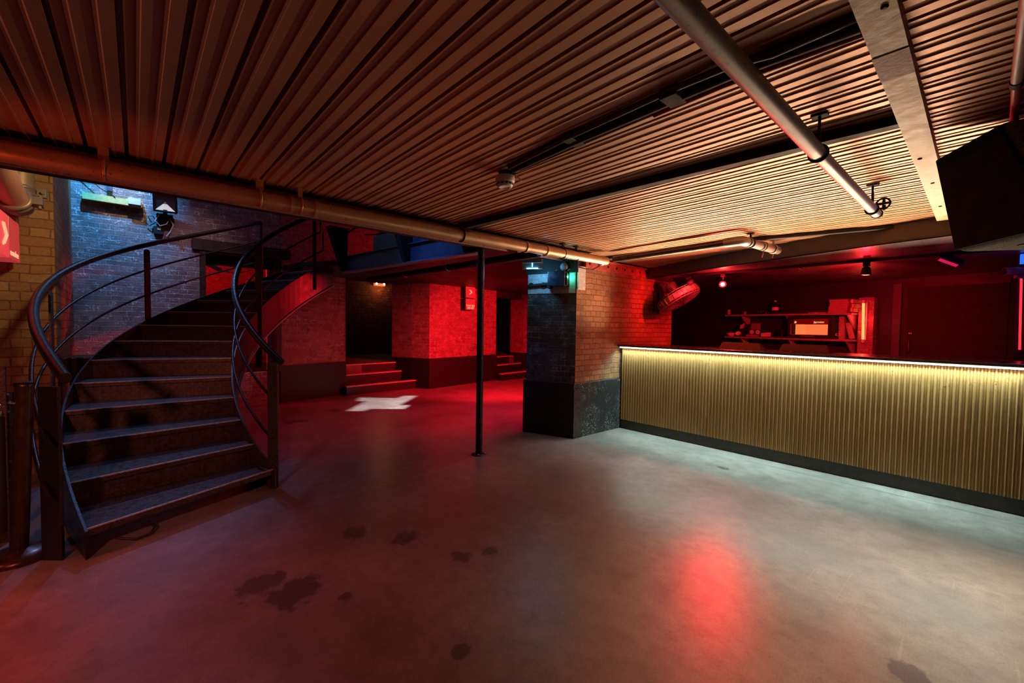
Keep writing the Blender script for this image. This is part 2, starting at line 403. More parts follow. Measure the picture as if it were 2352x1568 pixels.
# stair hall and back walls
def wx_(y): return -8.62-(y+.66)*.037 if y < 2.04 else -8.72-(y-2.04)*.236
def wseg(g, y0, y1, z0, z1, th=.35):
    g.prism([(wx_(y0),y0),(wx_(y1),y1),(wx_(y1)-th,y1),(wx_(y0)-th,y0)], z0, z1)
g = G(); wseg(g, -.66, .80, 0, 5.2); wseg(g, 2.06, 2.0401, .72, 5.2) if False else None
wseg(g, 1.99, 2.04, 0, 5.2); wseg(g, .80, 1.99, 2.69, 5.2); wseg(g, .80, 1.99, 0, .60)
struct('wall_stair', g, 'brick_mauve')
g = G(); wseg(g, 2.04, 3.32, .705, 5.2); struct('wall_back', g, 'brick_red')
g = G(); g.prism([(wx_(2.0)+.03,2.0),(wx_(3.32)+.03,3.325),(wx_(3.32)-.3,3.325),(wx_(2.0)-.3,2.0)], 0, .705); struct('baseboard_back', g, 'dado')
PIER2 = [(-8.614,5.11),(-9.046,4.879),(-9.6,4.66),(-9.75,7.35),(-8.994,7.453)]
g = G(); g.prism(PIER2, .715, 5.2); struct('wall_pier', g, 'brick_red')
g = G(); g.prism([(-8.59,5.10),(-9.04,4.86),(-9.55,4.64),(-9.7,7.37),(-8.97,7.48)], 0, .715); struct('baseboard_pier', g, 'dado')
g = G(); g.prism([(-9.20,8.70),(-9.8,8.7),(-9.9,11.5),(-9.5,11.5)], .70, 5.2); struct('wall_far', g, 'brick_red')
g = G(); g.prism([(-9.17,8.68),(-9.8,8.68),(-9.9,11.5),(-9.46,11.5)], 0, .70); struct('baseboard_far', g, 'dado')
g = G(); wseg(g, 3.32, 9.2, 2.62, 5.2); struct('wall_upper', g, 'brick_red')
g = G(); g.prism([(wx_(3.32)-.01,3.32),(-9.05,4.88),(-9.35,4.88),(wx_(3.32)-.3,3.32)], 2.46, 2.62); struct('trim_2', g, 'soot')
g = G(); g.prism([(-9.02,7.45),(-9.3,8.72),(-9.6,8.7),(-9.3,7.45)], 2.30, 2.62); struct('trim_3', g, 'wood_dark')
# rooms beyond the openings
g = G(); g.prism([(-9.35,3.0),(-9.55,5.4),(-9.6,7.0),(-9.6,9.6),(-14,12.5),(-14,2.2)], .0, .60); struct('floor_raised', g, plain('dark_raised_floor', (.10,.085,.08), .4, 0, .25, .1, 5))
g = G(); g.prism([(-12.15,2.6),(-12.3,8.2),(-13.4,12.4),(-13.7,12.4),(-12.5,2.6)], .6, 3.2); struct('wall_beyond', g, 'brick_dim')
g = G(); g.prism([(-9.35,2.6),(-13.3,2.6),(-13.3,2.8),(-9.3,2.9)], .6, 3.2); g.prism([(-9.8,7.35),(-13.4,8.0),(-13.4,8.15),(-9.8,7.5)], .6, 3.2)
g.prism([(-9.75,9.1),(-13.4,10.8),(-13.4,10.95),(-9.75,9.25)], .6, 3.2); struct('wall_passage', g, 'black_wall')
g = G(); g.box(-14, -9.3, 2.2, 12.5, 2.86, 3.0); struct('ceiling_passage', g, 'soot')
# red room seen through the doorway
g = G(); g.box(-10.9, -10.75, -.4, 3.0, .6, 2.85); struct('wall_red_room', g, 'brick_red')
g = G(); g.box(-10.75, -8.95, -.45, -.3, .6, 2.85); g.prism([(-9.05,1.86),(-9.15,1.86),(-9.6,2.1),(-9.5,2.2)], .6, 2.85); g.box(-10.75, -9.2, 2.5, 2.6, .6, 2.85); struct('wall_red_side', g, plain('cream_paint', (.5,.4,.38), .7))
g = G(); g.box(-10.9, -8.9, -.45, 2.6, .5, .6); struct('floor_red_room', g, 'dado')
g = G(); g.box(-10.9, -8.95, -.45, 2.6, 2.85, 2.95); struct('ceiling_red_room', g, 'soot')

# left pier and return wall
g = G(); g.prism([(-6.05,-.581),(-6.05,-3.6),(-8.9,-3.6),(-8.9,-.665)], 0, 5.2); struct('wall_left', g, 'brick_pier')
g = G(); g.box(-6.05, 3.3, -3.9, -3.6, 0, 5.2); struct('wall_front', g, 'brick_stock')  # unseen wall behind the camera, put in to contain the light
g = G(); g.box(3.2, 3.5, -3.6, 4.6, 0, 2.6); struct('wall_right', g, 'brick_stock')  # also unseen, added only for the bounce of light
# upper hall enclosure
g = G(); g.box(-9.6, -3.5, -3.6, 12, 5.2, 5.3); struct('ceiling_upper', g, 'soot')
g = G(); g.box(-3.55, -3.45, -3.6, 12, 2.56, 5.2); struct('wall_light_stop', g, 'black_wall')  # unseen wall added to keep light inside the stair hall

# main brick pillar and the wall running behind the bar end
P0, P1 = (-3.608,4.371), (-4.288,4.121)
g = G(); g.prism([P0,(-3.60,6.94),(-4.30,6.94),(-4.36,5.6),P1], .747, 2.305)
PILL = struct('wall_pillar', g, 'brick_stock')
PILL.data.materials.append(MAT['brick_black'])
for p in PILL.data.polygons:
    if p.normal.y < -.5 or p.normal.x < -.5: p.material_index = 1
g = G(); g.prism([(-3.60,4.345),(-3.575,5.41),(-3.9,5.43),(-4.345,4.9),(-4.318,4.087)], 0, .747); 
o = struct('baseboard_pillar', g, 'dado', bevel=.008); o.data.materials.append(MAT['dado_worn'])
for p in o.data.polygons:
    if p.normal.x > .6: p.material_index = 1
d = Vector((P1[0]-P0[0], P1[1]-P0[1], 0)).normalized(); nrm = Vector((d.y, -d.x, 0))
if nrm.y > 0: nrm = -nrm
pc = lambda u, off, z: Vector((P0[0], P0[1], 0))+d*u+nrm*off+Vector((0,0,z))
g = G(); g.obox(pc(.365, .004, 2.09), (.70, .012, .27), d, nrm); struct('trim_4', g, plain('flaking_mauve_paint', (.36,.34,.36), .75, 0, .3, .3, 30))
g = G(); g.obox(pc(.36, -.05, 2.335), (.76, .16, .22), d, nrm); struct('trim_5', g, 'matt_black')
g = G(); g.box(-3.70, -3.588, 4.375, 4.53, 2.0, 2.31); struct('trim_6', g, 'plaster')
# dark walls behind the bar
BW0 = Vector((-3.44, 8.75, 0)); BT = Vector((.9772,-.2125,0)); BN = Vector((-.2125,-.9772,0))
W = lambda x, dd, z: BW0+BT*((x+3.44)/.9772)+BN*dd+Vector((0,0,z))
g = G(); a, b = W(-6.2,-.30,0), W(3.2,-.30,0); a2, b2 = W(-6.2,-.5,0), W(3.2,-.5,0)
g.prism([(a.x,a.y),(b.x,b.y),(b2.x,b2.y),(a2.x,a2.y)], 0, 2.31); struct('wall_bar', g, 'black_wall')
g = G(); g.box(-5.7, -5.5, 6.9, 9.3, 0, 2.31); struct('wall_bar_left', g, 'black_wall')
g = G(); g.box(2.6, 2.8, 4.6, 8.2, 0, 2.31); struct('wall_bar_right', g, 'black_wall')
g = G(); g.box(-5.6, -4.3, 6.80, 6.95, 0, 2.31); struct('wall_corridor', g, 'brick_red')
# pier at the right end of the bar
g = G(); g.prism([(.30,5.34),(.30,4.80),(.9,4.80),(.9,5.34)], 0, 2.29); struct('wall_bar_pier', g, 'dado_worn')

# landing slab
LAND = [(-3.9,2.99),(-7.1,2.58),(-7.32,2.46),(-7.98,2.12),(-8.76,2.06),(-9.06,3.4),(-9.6,9.4),(-4.35,9.4),(-4.35,4.3),(-3.9,4.3)]
g = G(); g.prism(LAND, 2.47, 2.56); struct('ceiling_landing', g, 'soot')

# ------------------------------------------------------------------ stair
co = [-6.5673,-2.5836,0.5829,0.4384,0.1126,-0.1896,1.1444,1.1963,-0.0764,-0.189]
ci = [-6.0273,-1.6843,0.2828,0.1747,0.012,0.9263,0.685,0.6008,-0.0617,0.0037]
RS = .1818
def edge(c, i, off=0.):
    t_ = (i-7)/6.; x = sum(c[k]*t_**k for k in range(5)); y_ = sum(c[5+k]*t_**k for k in range(5))
    dx = sum(k*c[k]*t_**(k-1) for k in range(1,5)); dy = sum(k*c[5+k]*t_**(k-1) for k in range(1,5)); l = math.hypot(dx, dy)
    return (x-dy/l*off, y_+dx/l*off)
fr = lambda a, b, n: [a+(b-a)*k/n for k in range(n+1)]
st = thing('spiral_staircase', (-4.0,.3,0), 'curved black steel staircase with chequer plate treads rising to the landing', 'staircase')
for i in range(1, 14):
    z = i*RS; N = 5
    # leading (nosing) edge and trailing edge
    A, B = Vector(edge(co, i)), Vector(edge(ci, i)); A2, B2 = Vector(edge(co, i+1)), Vector(edge(ci, i+1))
    dA, dB = (A2-A).normalized()*.03, (B2-B).normalized()*.03
    g = G(); vs = []
    f0, f1, b0, b1 = A, B, A2+dA, B2+dB
    top = [(*f0,z),(*f1,z),(*b1,z),(*b0,z)]; bot = [(*f0,z-.008),(*f1,z-.008),(*b1,z-.008),(*b0,z-.008)]
    g.add(top+bot, [(0,1,2,3),(7,6,5,4),(0,4,5,1),(1,5,6,2),(2,6,7,3),(3,7,4,0)])
    lip = .042 if i > 1 else .052
    q0, q1 = f0+dA*.25, f1+dB*.25
    g.add([(*f0,z-.004),(*f1,z-.004),(*f1,z-lip),(*f0,z-lip),(*q0,z-.004),(*q1,z-.004),(*q1,z-lip),(*q0,z-lip)], [(0,3,2,1),(4,5,6,7),(3,7,6,2),(0,4,7,3),(1,2,6,5)])
    tr = g.build('tread', 'chequer', st, .003, 1)
    g = G(); e0, e1 = f0-dA*.06, f1-dB*.06; h0, h1 = f0+dA*.45, f1+dB*.45
    g.add([(*e0,z-.007),(*e1,z-.007),(*h1,z+.0015),(*h0,z+.0015),(*e0,z+.0005),(*e1,z+.0005)], [(4,5,2,3),(0,1,5,4)])
    g.build('nosing', 'worn_glint_edge', tr)
    if i > 1:
        g = G(); r0, r1 = f0+dA*.9, f1+dB*.9; s0, s1 = f0+dA*1.1, f1+dB*1.1
        zb = z-RS-.004
        g.add([(*r0,z-.006),(*r1,z-.006),(*r1,zb),(*r0,zb),(*s0,z-.006),(*s1,z-.006),(*s1,zb),(*s0,zb)], [(0,3,2,1),(4,5,6,7),(0,1,5,4),(3,7,6,2),(0,4,7,3),(1,2,6,5)])
        g.build('riser', 'chequer', tr)
def stringer(c, i0, i1, off):
    ii = fr(i0, i1, 40); path = [edge(c, i, 0) for i in ii]
    zt = [max(.02, i*RS+.012) if i > .99 else i*RS+.01 for i in ii]
    zb = [max(0, i*RS-.42) for i in ii]
    return G().plate(path, zb, zt, off)
stringer(co, .93, 13.7, .014).build('stringer', 'steel_black', st)
si = stringer(ci, .93, 14.1, -.014); si.build('stringer', speck_metal('dark_stringer_paint', (.055,.045,.045), (.01,.01,.01), .42, .3), st)
g = G(); ii = fr(3.2, 14.1, 40)
for a_, b_ in zip(ii[:-1], ii[1:]):
    pa, pb = edge(ci, a_, -.03), edge(ci, b_, -.03)
    g.bar((*pa, a_*RS-.425), (*pb, b_*RS-.425), .05, .010)
g.build('stringer_flange', plain('pink_lit_lip', (.34,.30,.31), .5), st)  # pinkish light on the flange lip put into its paler colour
def railpts(c, i0, i1, n, offp, hp, sgn=1):
    o_ = []
    for i in fr(i0, i1, n):
        t_ = (i-7)/6.; of = sum(v*t_**k for k, v in enumerate(offp)); h_ = sum(v*t_**k for k, v in enumerate(hp))
        o_.append((*edge(c, i, of*sgn), i*RS+h_))
    return o_
OR = (co, (.157,.014,-.042), (.915,-.028,.072)); IR = (ci, (.033,-.011,.026), (.935,-.046,-.008))
pts = railpts(co, .757, 12.35, 60, OR[1], OR[2]); G().tube(pts, .031, 14).build('handrail', 'steel_black', st)
ip = railpts(ci, .95, 14.2, 60, IR[1], IR[2], -1); G().tube(ip, .031, 14).build('handrail', 'steel_black', st)
for c, a0, a1, op, hp, sg in ((co,1.0,12.35,(.133,-.016,.008),(.585,.03,.031),1), (co,1.0,12.35,(.143,-.013,.006),(.26,.022,.025),1),
                              (ci,1.1,13.3,(.034,.001,.014),(.574,-.009,.002),-1), (ci,1.1,13.5,(.017,.003,.005),(.237,0,.006),-1)):
    G().tube(railpts(c, a0, a1, 60, op, hp, sg), .013, 8).build('mid_rail', 'steel_black', st)
def post(c, i, off, w, th, z0, zt, arched=True, dirv=None):
    p = Vector((*edge(c, i, off), 0)); q = Vector((*edge(c, i+.05, off), 0)); d_ = Vector(dirv).normalized() if dirv else (q-p).normalized()
    nn = Vector((-d_.y, d_.x, 0)); g = G()
    pl = [(-w/2, z0), (w/2, z0), (w/2, zt-w*.35), (w*.35, zt-w*.1), (0, zt), (-w*.35, zt-w*.1), (-w/2, zt-w*.35)] if arched else [(-w/2,z0),(w/2,z0),(w/2,zt),(-w/2,zt)]
    m = len(pl); vs = [p+d_*u_+nn*k*th/2+Vector((0,0,z_)) for k in (-1,1) for u_, z_ in pl]
    g.add(vs, [tuple(range(m))[::-1], tuple(range(m,2*m))]+[(k,(k+1)%m,m+(k+1)%m,m+k) for k in range(m)])
    return g
CD = (.745,.667,0)  # plates at the stair foot stand roughly square to the room
g = G(); bx, by = -3.825, -.405
dv = Vector((.66,.75,0)).normalized(); nv = Vector((-dv.y,dv.x,0))
g.obox((bx,by,.545), (.125,.022,1.09), dv, nv); g.build('newel_post', 'steel_black', st, .004)
g = G(); g.obox((-4.262,.915,.57), (.092,.016,1.14), dv, nv); o = g.build('newel_post', plain('olive_lit_steel', (.055,.055,.04), .35, .3, .4, .2, 60), st, .004)  # olive light from the bar put into this post's colour
for i_, of_, w_ in ((4.6,.10,.10), (8.4,.03,.085)):
    zt = railpts(co, i_, i_+.1, 1, OR[1], OR[2])[0][2]
    post(co, i_, of_, w_, .014, i_*RS-.2, zt-.02).build('baluster_post', 'steel_black', st)
i_ = 12.35; zt = railpts(co, i_, i_+.1, 1, OR[1], OR[2])[0][2]; tp = railpts(co, i_, i_+.1, 1, OR[1], OR[2])[0]
G().tube([(tp[0],tp[1],zt),(tp[0],tp[1],i_*RS-.25)], .022, 8).build('baluster_post', 'steel_black', st)
zt = railpts(ci, 9.05, 9.2, 1, IR[1], IR[2], -1)[0][2]
post(ci, 9.05, -.02, .085, .014, 9*RS-.75, zt-.02, True, (.667,.745,0)).build('baluster_post', 'steel_black', st)
zt = railpts(ci, 13.0, 13.1, 1, IR[1], IR[2], -1)[0][2]
post(ci, 13.0, -.03, .05, .016, 13*RS-.32, zt, False, (.667,.745,0)).build('baluster_post', 'steel_black', st)
# closed ends of the two mid rails
for i_, hp, of in ((13.3,.565,-.05), (13.5,.243,-.025)):
    p = Vector((*edge(ci, i_, of), i_*RS+hp)); G().tube([p, p+Vector((0,0,.30))], .013, 8).build('rail_return', 'steel_black', st)
# small dark metal box beside the lower flight
bx_ = thing('metal_box', (-6.35,-.50,0), 'small dark metal box by the wall behind the outer stair rail', 'box')
g = G(); g.box(-6.62,-6.22,-.56,-.34,.86,1.10); g.build('case', 'matt_black', bx_, .01)
g = G(); g.box(-6.64,-6.20,-.565,-.33,1.10,1.12); g.build('lid', 'steel_black', bx_, .004)
g = G(); g.box(-6.55,-6.28,-.52,-.38,0,.86); g.build('pedestal', 'matt_black', bx_)

# landing beam with gusset brackets
lb = thing('landing_beam', (-5.5,2.7,2.33), 'dark blue lit steel beam along the landing edge beyond the slim post', 'beam')
A_, B_ = Vector((-3.92,2.92,0)), Vector((-7.03,2.528,0)); dl = (B_-A_).normalized(); nl = Vector((dl.y,-dl.x,0)); 
if nl.y > 0: nl = -nl
bm = lambda u, off, z: A_+dl*u+nl*off+Vector((0,0,z))
L_ = (B_-A_).length
g = G(); g.obox(bm(L_/2, -.06, 2.345), (L_, .13, .018), dl, nl); g.build('bottom_flange', plain('mauve_steel_edge', (.16,.13,.14), .5), lb)
MAT['navy'] = plain('navy_gloss_paint', (.05,.07,.11), .4, .1, .25)
g = G(); g.obox(bm(L_/2, -.07, 2.47), (L_, .02, .24), dl, nl); g.build('web', 'navy', lb)
g = G(); g.obox(bm(L_/2, -.05, 2.595), (L_, .08, .014), dl, nl); g.build('top_flange', 'navy', lb)
g = G(); g.obox(bm(L_/2-.4, -.10, 2.72), (L_-.8, .015, .24), dl, nl); g.build('kick_panel', 'navy', lb)
for u_ in (L_-.02, 1.37, .14):
    g = G(); w = .012; pl = [(-.06,2.36),(.02,2.36),(.24,3.05),(-.06,3.05)]
    vs = [bm(u_, o_, z_)+dl*k*w for k in (-1,1) for o_, z_ in pl]
    vs = [bm(u_+k*.035*(1+ (z_-2.36)*1.6), o_, z_) for k in (-1,1) for o_, z_ in pl]
    g.add(vs, [(3,2,1,0),(4,5,6,7)]+[(k,(k+1)%4,4+(k+1)%4,4+k) for k in range(4)]); g.build('gusset_bracket', 'matt_black', lb)
# upper balustrade rail glimpsed above the landing
ub = thing('landing_balustrade', (-6.4,2.75,2.6), 'thin dark balustrade rails against the red brick above the landing', 'railing')
G().tube([bm(L_+.15,-.1,2.98), bm(L_-1.2,-.1,3.22)], .014, 8).build('rail', 'steel_black', ub)
G().tube([bm(L_-.2,-.3,2.98), bm(L_-1.15,-.25,2.86), bm(L_-1.4,-.25,2.90)], .013, 8).build('rail', 'steel_black', ub)
G().tube([bm(L_-1.4,-.25,2.56), bm(L_-1.4,-.25,3.2)], .018, 8).build('post', 'steel_black', ub)

# slim post
sp = thing('steel_post', (-3.864,2.965,0), 'slim black steel post standing alone in the middle of the floor', 'post')
G().tube([(-3.864,2.965,.012),(-3.864,2.965,2.395)], .040, 16).build('shaft', 'steel_black', sp)
G().lathe([(.085,0),(.085,.008),(.05,.014)], (-3.864,2.965,0)).build('base_plate', 'steel_black', sp)
for k in range(4):
    a_ = PI/4+k*PI/2; G().lathe([(.012,0),(.012,.012),(.006,.016)], (-3.864+.065*math.cos(a_),2.965+.065*math.sin(a_),.008), n=6).build('anchor_bolt', 'galv', sp)

# steel steps inside the openings
def steps(name, label, fronts, back):
    t_ = thing(name, (fronts[0][0][0], (fronts[0][0][1]+fronts[0][1][1])/2, 0), label, 'steps')
    for k, (a_, b_) in enumerate(fronts):
        g = G(); nx = fronts[k+1] if k+1 < len(fronts) else back
        g.prism([a_, b_, nx[1], nx[0]], 0, .2*(k+1)-.02); s1 = g.build('step', 'dado', t_)
        g = G(); v1 = Vector((-1,-.2)).normalized()*.10
        g.prism([(a_[0]+.015,a_[1]), (b_[0]+.015,b_[1]), (b_[0]+v1.x,b_[1]+v1.y*0), (a_[0]+v1.x,a_[1]+v1.y*0)], .2*(k+1)-.025, .2*(k+1)); g.build('nosing', plain('worn_red_nosing', (.40,.30,.30), .5, 0, .4, .3, 50), s1)
    return t_
steps('entrance_steps', 'three dark steps with worn light edges up to the left opening', [((-8.80,3.26),(-8.92,5.02)), ((-9.16,3.36),(-9.30,4.80)), ((-9.40,3.40),(-9.46,4.72))], ((-9.6,3.4),(-9.62,4.68)))
steps('entrance_steps', 'three narrow dark steps beside the big brick pillar', [((-8.72,7.42),(-8.86,8.66)), ((-9.08,7.45),(-9.28,8.70)), ((-9.50,7.45),(-9.62,8.70))], ((-9.9,7.45),(-9.95,8.7)))
hr = thing('wall_handrail', (-8.88,4.99,1.2), 'short black handrail sloping down the brick side of the left opening', 'handrail')
G().tube([(-9.05,4.92,1.54),(-8.72,5.09,.99),(-8.65,5.12,.97)], .022, 10).build('rail', 'steel_black', hr)
G().tube([(-9.10,4.97,1.46),(-8.78,5.13,.92)], .012, 8).build('lower_bar', 'steel_black', hr)

# doorway timber
dr = thing('door_frame', (-8.66,1.4,.6), 'black timber lintel and jambs round the red lit opening behind the stairs', 'door frame')
g = G(); g.prism([(wx_(.70)+.05,.70),(wx_(2.18)+.05,2.18),(wx_(2.18)-.1,2.18),(wx_(.70)-.1,.70)], 2.69, 2.87); g.build('lintel', 'wood_dark', dr)
for a_, b_ in ((.80,.88),(1.93,2.02)):
    g = G(); g.prism([(wx_(a_)+.03,a_),(wx_(b_)+.03,b_),(wx_(b_)-.3,b_),(wx_(a_)-.3,a_)], .6, 2.69); g.build('jamb', 'wood_dark', dr)
g = G(); g.box(-9.05,-8.95,.86,1.95,2.50,2.69); g.build('head_board', 'wood_dark', dr)
pp = thing('door_closer', (-8.75,1.0,2.45), 'dark arm hanging under the lintel of the red lit doorway', 'bracket')
g = G(); g.bar((-8.85,.90,2.50),(-8.85,1.12,2.40), .05, .06); g.build('arm', 'matt_black', pp)
G().tube([(-8.85,1.12,2.40),(-8.86,1.35,2.37),(-8.87,1.55,2.44)], .008, 6).build('cable', 'matt_black', pp)

# yellow ledge and light patch fittings high on the stair wall
yl = thing('timber_ledge', (-8.5,-.2,3.25), 'timber ledge, warm light put into its yellow colour, high on the blue lit brick wall', 'ledge')
g = G(); g.prism([(wx_(-.54)+.10,-.54),(wx_(.10)+.10,.10),(wx_(.10)+.004,.10),(wx_(-.54)+.004,-.54)], 3.22, 3.31); g.build('board', 'yellow', yl)
g = G(); g.box(-8.56,-8.50,-.06,.08,3.24,3.33); g.build('end_plate', 'white', yl)
G().tube([(-8.55,-.58,3.62),(-8.54,-.35,3.40),(-8.53,-.20,3.31)], .006, 6).build('cable', 'matt_black', yl)
cb = tag(G().prism([(wx_(-.25)+.06,-.29),(wx_(-.15)+.06,-.23),(wx_(-.15)-.01,-.23),(wx_(-.25)-.01,-.29)], 3.40, 4.2).build('conduit_trunking', 'navy'), 'narrow blue trunking running up the wall above the yellow ledge', 'trunking')

# floodlight
fx = wx_(.36)
fl = thing('floodlight', (fx,.36,3.2), 'square black floodlight with white reflector on the blue lit brick wall', 'floodlight')
fa = Vector((.93,-.10,-.34)).normalized(); fr_ = Vector((.10,.99,0)).normalized(); fu = fa.cross(fr_); fu = -fu if fu.z < 0 else fu; fc = Vector((fx+.24,.36,3.305))
for dz, sz, nm, mt in ((0,(.30,.30),'housing','matt_black'),):
    g = G(); g.obox(fc-fa*.05, (.29,.265,.09), fr_, fu, fa); g.build('housing', 'matt_black', fl, .012)
for sx_, sy_, w_, h_ in ((0,.122,.29,.022),(0,-.122,.29,.022),(.134,0,.022,.265),(-.134,0,.022,.265)):
    g = G(); g.obox(fc+fr_*sx_+fu*sy_+fa*.006, (w_,h_,.016), fr_, fu, fa); g.build('bezel', 'steel_black', fl)
g = G(); g.obox(fc+fa*.001, (.25,.225,.004), fr_, fu, fa); g.build('reflector', plain('grey_reflector', (.16,.16,.18), .25, .8, .05), fl)
g = G(); q = [fc+fa*.006+fr_*a_+fu*b_ for a_, b_ in ((-.118,-.105),(.118,-.105),(.022,-.005),(-.022,-.005))]; g.add(q+[p-fa*.003 for p in q], [(0,1,2,3),(7,6,5,4),(0,4,5,1),(1,5,6,2),(2,6,7,3),(3,7,4,0)]); g.build('reflector_facet', emit('glowing_reflector', (1,.95,.88), .5, (.5,.5,.5)), fl)  # white reflected light on the facet given as emission
g = G(); g.obox(fc+fa*.008+fu*.008, (.025,.025,.008), fr_, fu, fa); g.build('led_chip', 'yellow', fl)
g = G(); g.bar((fx+.03,.36,3.10),(fx+.24,.36,3.20), .05, .03); g.build('bracket', 'matt_black', fl)
g = G(); g.box(fx+.008,fx+.07,.26,.46,3.0,3.18); g.build('junction_box', 'matt_black', fl, .008)
G().tube([(fx+.10,.30,3.16),(fx+.12,.24,3.05),(fx+.10,.30,2.98),(fx+.1,.38,3.02),(fx+.09,.42,3.12),(fx+.1,.46,3.02),(fx+.07,.42,2.90),(fx+.05,.38,2.84)], .008, 8).build('cable', 'white', fl)
G().tube([(fx+.08,.20,3.02),(fx+.1,.16,3.10),(fx+.08,.22,3.12),(fx+.06,.26,3.04),(fx+.05,.18,2.97),(fx+.05,.14,3.0)], .007, 8).build('cable', 'matt_black', fl)
pir = thing('motion_sensor', (fx,.29,2.90), 'small black motion sensor box on the wall under the floodlight', 'sensor')
g = G(); g.box(fx,fx+.07,.225,.345,2.85,2.98); g.build('case', 'matt_black', pir, .012)
g = G(); g.box(fx+.07,fx+.078,.27,.31,2.92,2.96); g.build('lens', 'yellow', pir)

# left pipes with grooved couplings
gp = thing('grooved_pipe', (-5.72,-.76,2.45), 'thick pinkish pipe with bolted couplings in the corner by the left brick pier', 'pipe')
G().tube([(-5.80,-.76,4.2),(-5.80,-.76,2.66)], .092, 20).build('riser_pipe', speck_metal('dull_riser_paint', (.30,.24,.16), (.10,.06,.04), .5, .3), gp)
G().tube([(-5.80,-.76,2.68),(-5.80,-.755,2.58),(-5.76,-.755,2.51),(-5.66,-.755,2.49),(-5.55,-.755,2.51)], .088, 20).build('elbow', 'pipe_grey', gp)
G().tube([(-5.56,-.755,2.51),(-4.7,-.76,2.74)], .085, 20).build('branch_pipe', speck_metal('rose_pipe_paint', (.50,.28,.21), (.25,.10,.08), .45, .2), gp)
for c_c, ax_ in (((-5.80,-.76,2.655),(0,0,1)), ((-5.52,-.755,2.52),(.966,0,.258))):
    g = G(); a_ = Vector(ax_).normalized(); cc = Vector(c_c)
    g.lathe([(.094,-.045),(.112,-.04),(.112,-.018),(.104,-.012),(.104,.012),(.112,.018),(.112,.04),(.094,.045)], cc, a_, 24); k1 = g.build('coupling', 'pipe_grey', gp)
    sd = Vector((0,1,0)); sd = (sd-a_*sd.dot(a_)).normalized(); tt = a_.cross(sd)
    for sg in (-1,1):
        g = G(); g.obox(cc+sd*sg*.135+tt*.0, (.06,.07,.075), sd, tt, a_); g.tube([cc+sd*sg*.145-tt*.06, cc+sd*sg*.145+tt*.06], .014, 8); g.build('bolt_lug', 'pipe_grey', k1)

# lightbox 'room three'
ls = thing('light_box_sign', (-5.4,-.9,2.1), 'red lit direction box with glowing arrow and room three lettering by the left pier', 'sign')
g = G(); g.box(-5.50,-5.13,-1.20,-.79,2.02,2.375); g.build('arrow_box', 'e_sign_pink', ls, .004)
g = G(); g.box(-5.95,-5.515,-1.20,-.79,2.02,2.375); g.build('name_box', emit('dull_pink_lightbox', (1,.07,.08), .36, (.45,.06,.06)), ls, .004)
for (a_, b_) in (((-5.27,2.28),(-5.38,2.19)), ((-5.38,2.19),(-5.27,2.11))):
    g = G(); g.bar((a_[0],-.786,a_[1]),(b_[0],-.786,b_[1]), .006, .026, (0,1,0)); g.bar((a_[0],-.786,a_[1]),(b_[0],-.786,b_[1]), .026, .006, (0,1,0)); g.build('arrow', 'e_letter', ls)
text('lettering', 'room three', .078, (-5.535,-.787,2.05), (-1,0,0), (0,0,1), 'e_letter', ls, spacing=.92, xs=.98)
g = G(); g.box(-5.52,-5.50,-1.05,-.785,2.20,2.37); g.build('joint_strip', 'chrome', ls)
for k, x_ in enumerate((-5.15,)):
    g = G(); g.box(x_-.02,x_+.022,-1.205,-.788,2.0,2.02); g.build('bottom_trim', 'white', ls)
g = G(); g.box(-5.45,-5.2,-1.1,-1.04,2.375,2.45); g.build('hanger', 'matt_black', ls)

# room one sign on the red pier
yr = Vector((-.160,.987,0)); yn = Vector((.987,.160,0)); so = Vector((-8.614,5.11,0))
sg_ = lambda u, o_, z: so+yr*u+yn*o_+Vector((0,0,z))
rs = thing('light_box_sign', tuple(sg_(1.2,.1,2.2)), 'pair of stacked red light boxes on the brick pier, arrow above room one and exit', 'sign')
for z_, nm in ((2.335,'arrow_box'),(2.035,'name_box')):
    g = G(); g.obox(sg_(1.17,.09,z_), (.34,.18,.285), yr, yn); b1 = g.build(nm, 'matt_black', rs, .004)
    g = G(); g.obox(sg_(1.17,.183,z_), (.325,.006,.27), yr, yn); g.build('face', 'e_sign_red', b1)
for a_, b_ in (((1.13,2.40),(1.22,2.345)), ((1.22,2.345),(1.13,2.29))):
    g = G(); g.bar(sg_(a_[0],.189,a_[1]), sg_(b_[0],.189,b_[1]), .024, .006, yn); g.build('arrow', 'e_letter', rs)
text('lettering', 'room one\nand exit', .085, sg_(1.17,.188,1.985), yr, (0,0,1), 'e_letter', rs, 'CENTER', spacing=.95, xs=.88, line=.72)

# emergency bulkhead in the left passage
eb = thing('bulkhead_light', (-12.1,5.49,2.65), 'small orange emergency lamp with two white bulbs above the left opening', 'lamp')
g = G(); g.box(-12.20,-12.10,5.32,5.66,2.655,2.735); g.build('diffuser', 'e_orange', eb, .01)
for y_ in (5.37,5.61): G().lathe([(.022,0),(.028,.012),(.012,.03)], (-12.10,y_,2.715), (1,0,0), 12).build('bulb', 'e_white', eb)
g = G(); g.box(-12.22,-12.12,5.4,5.58,2.735,2.80); g.build('mount', 'matt_black', eb)

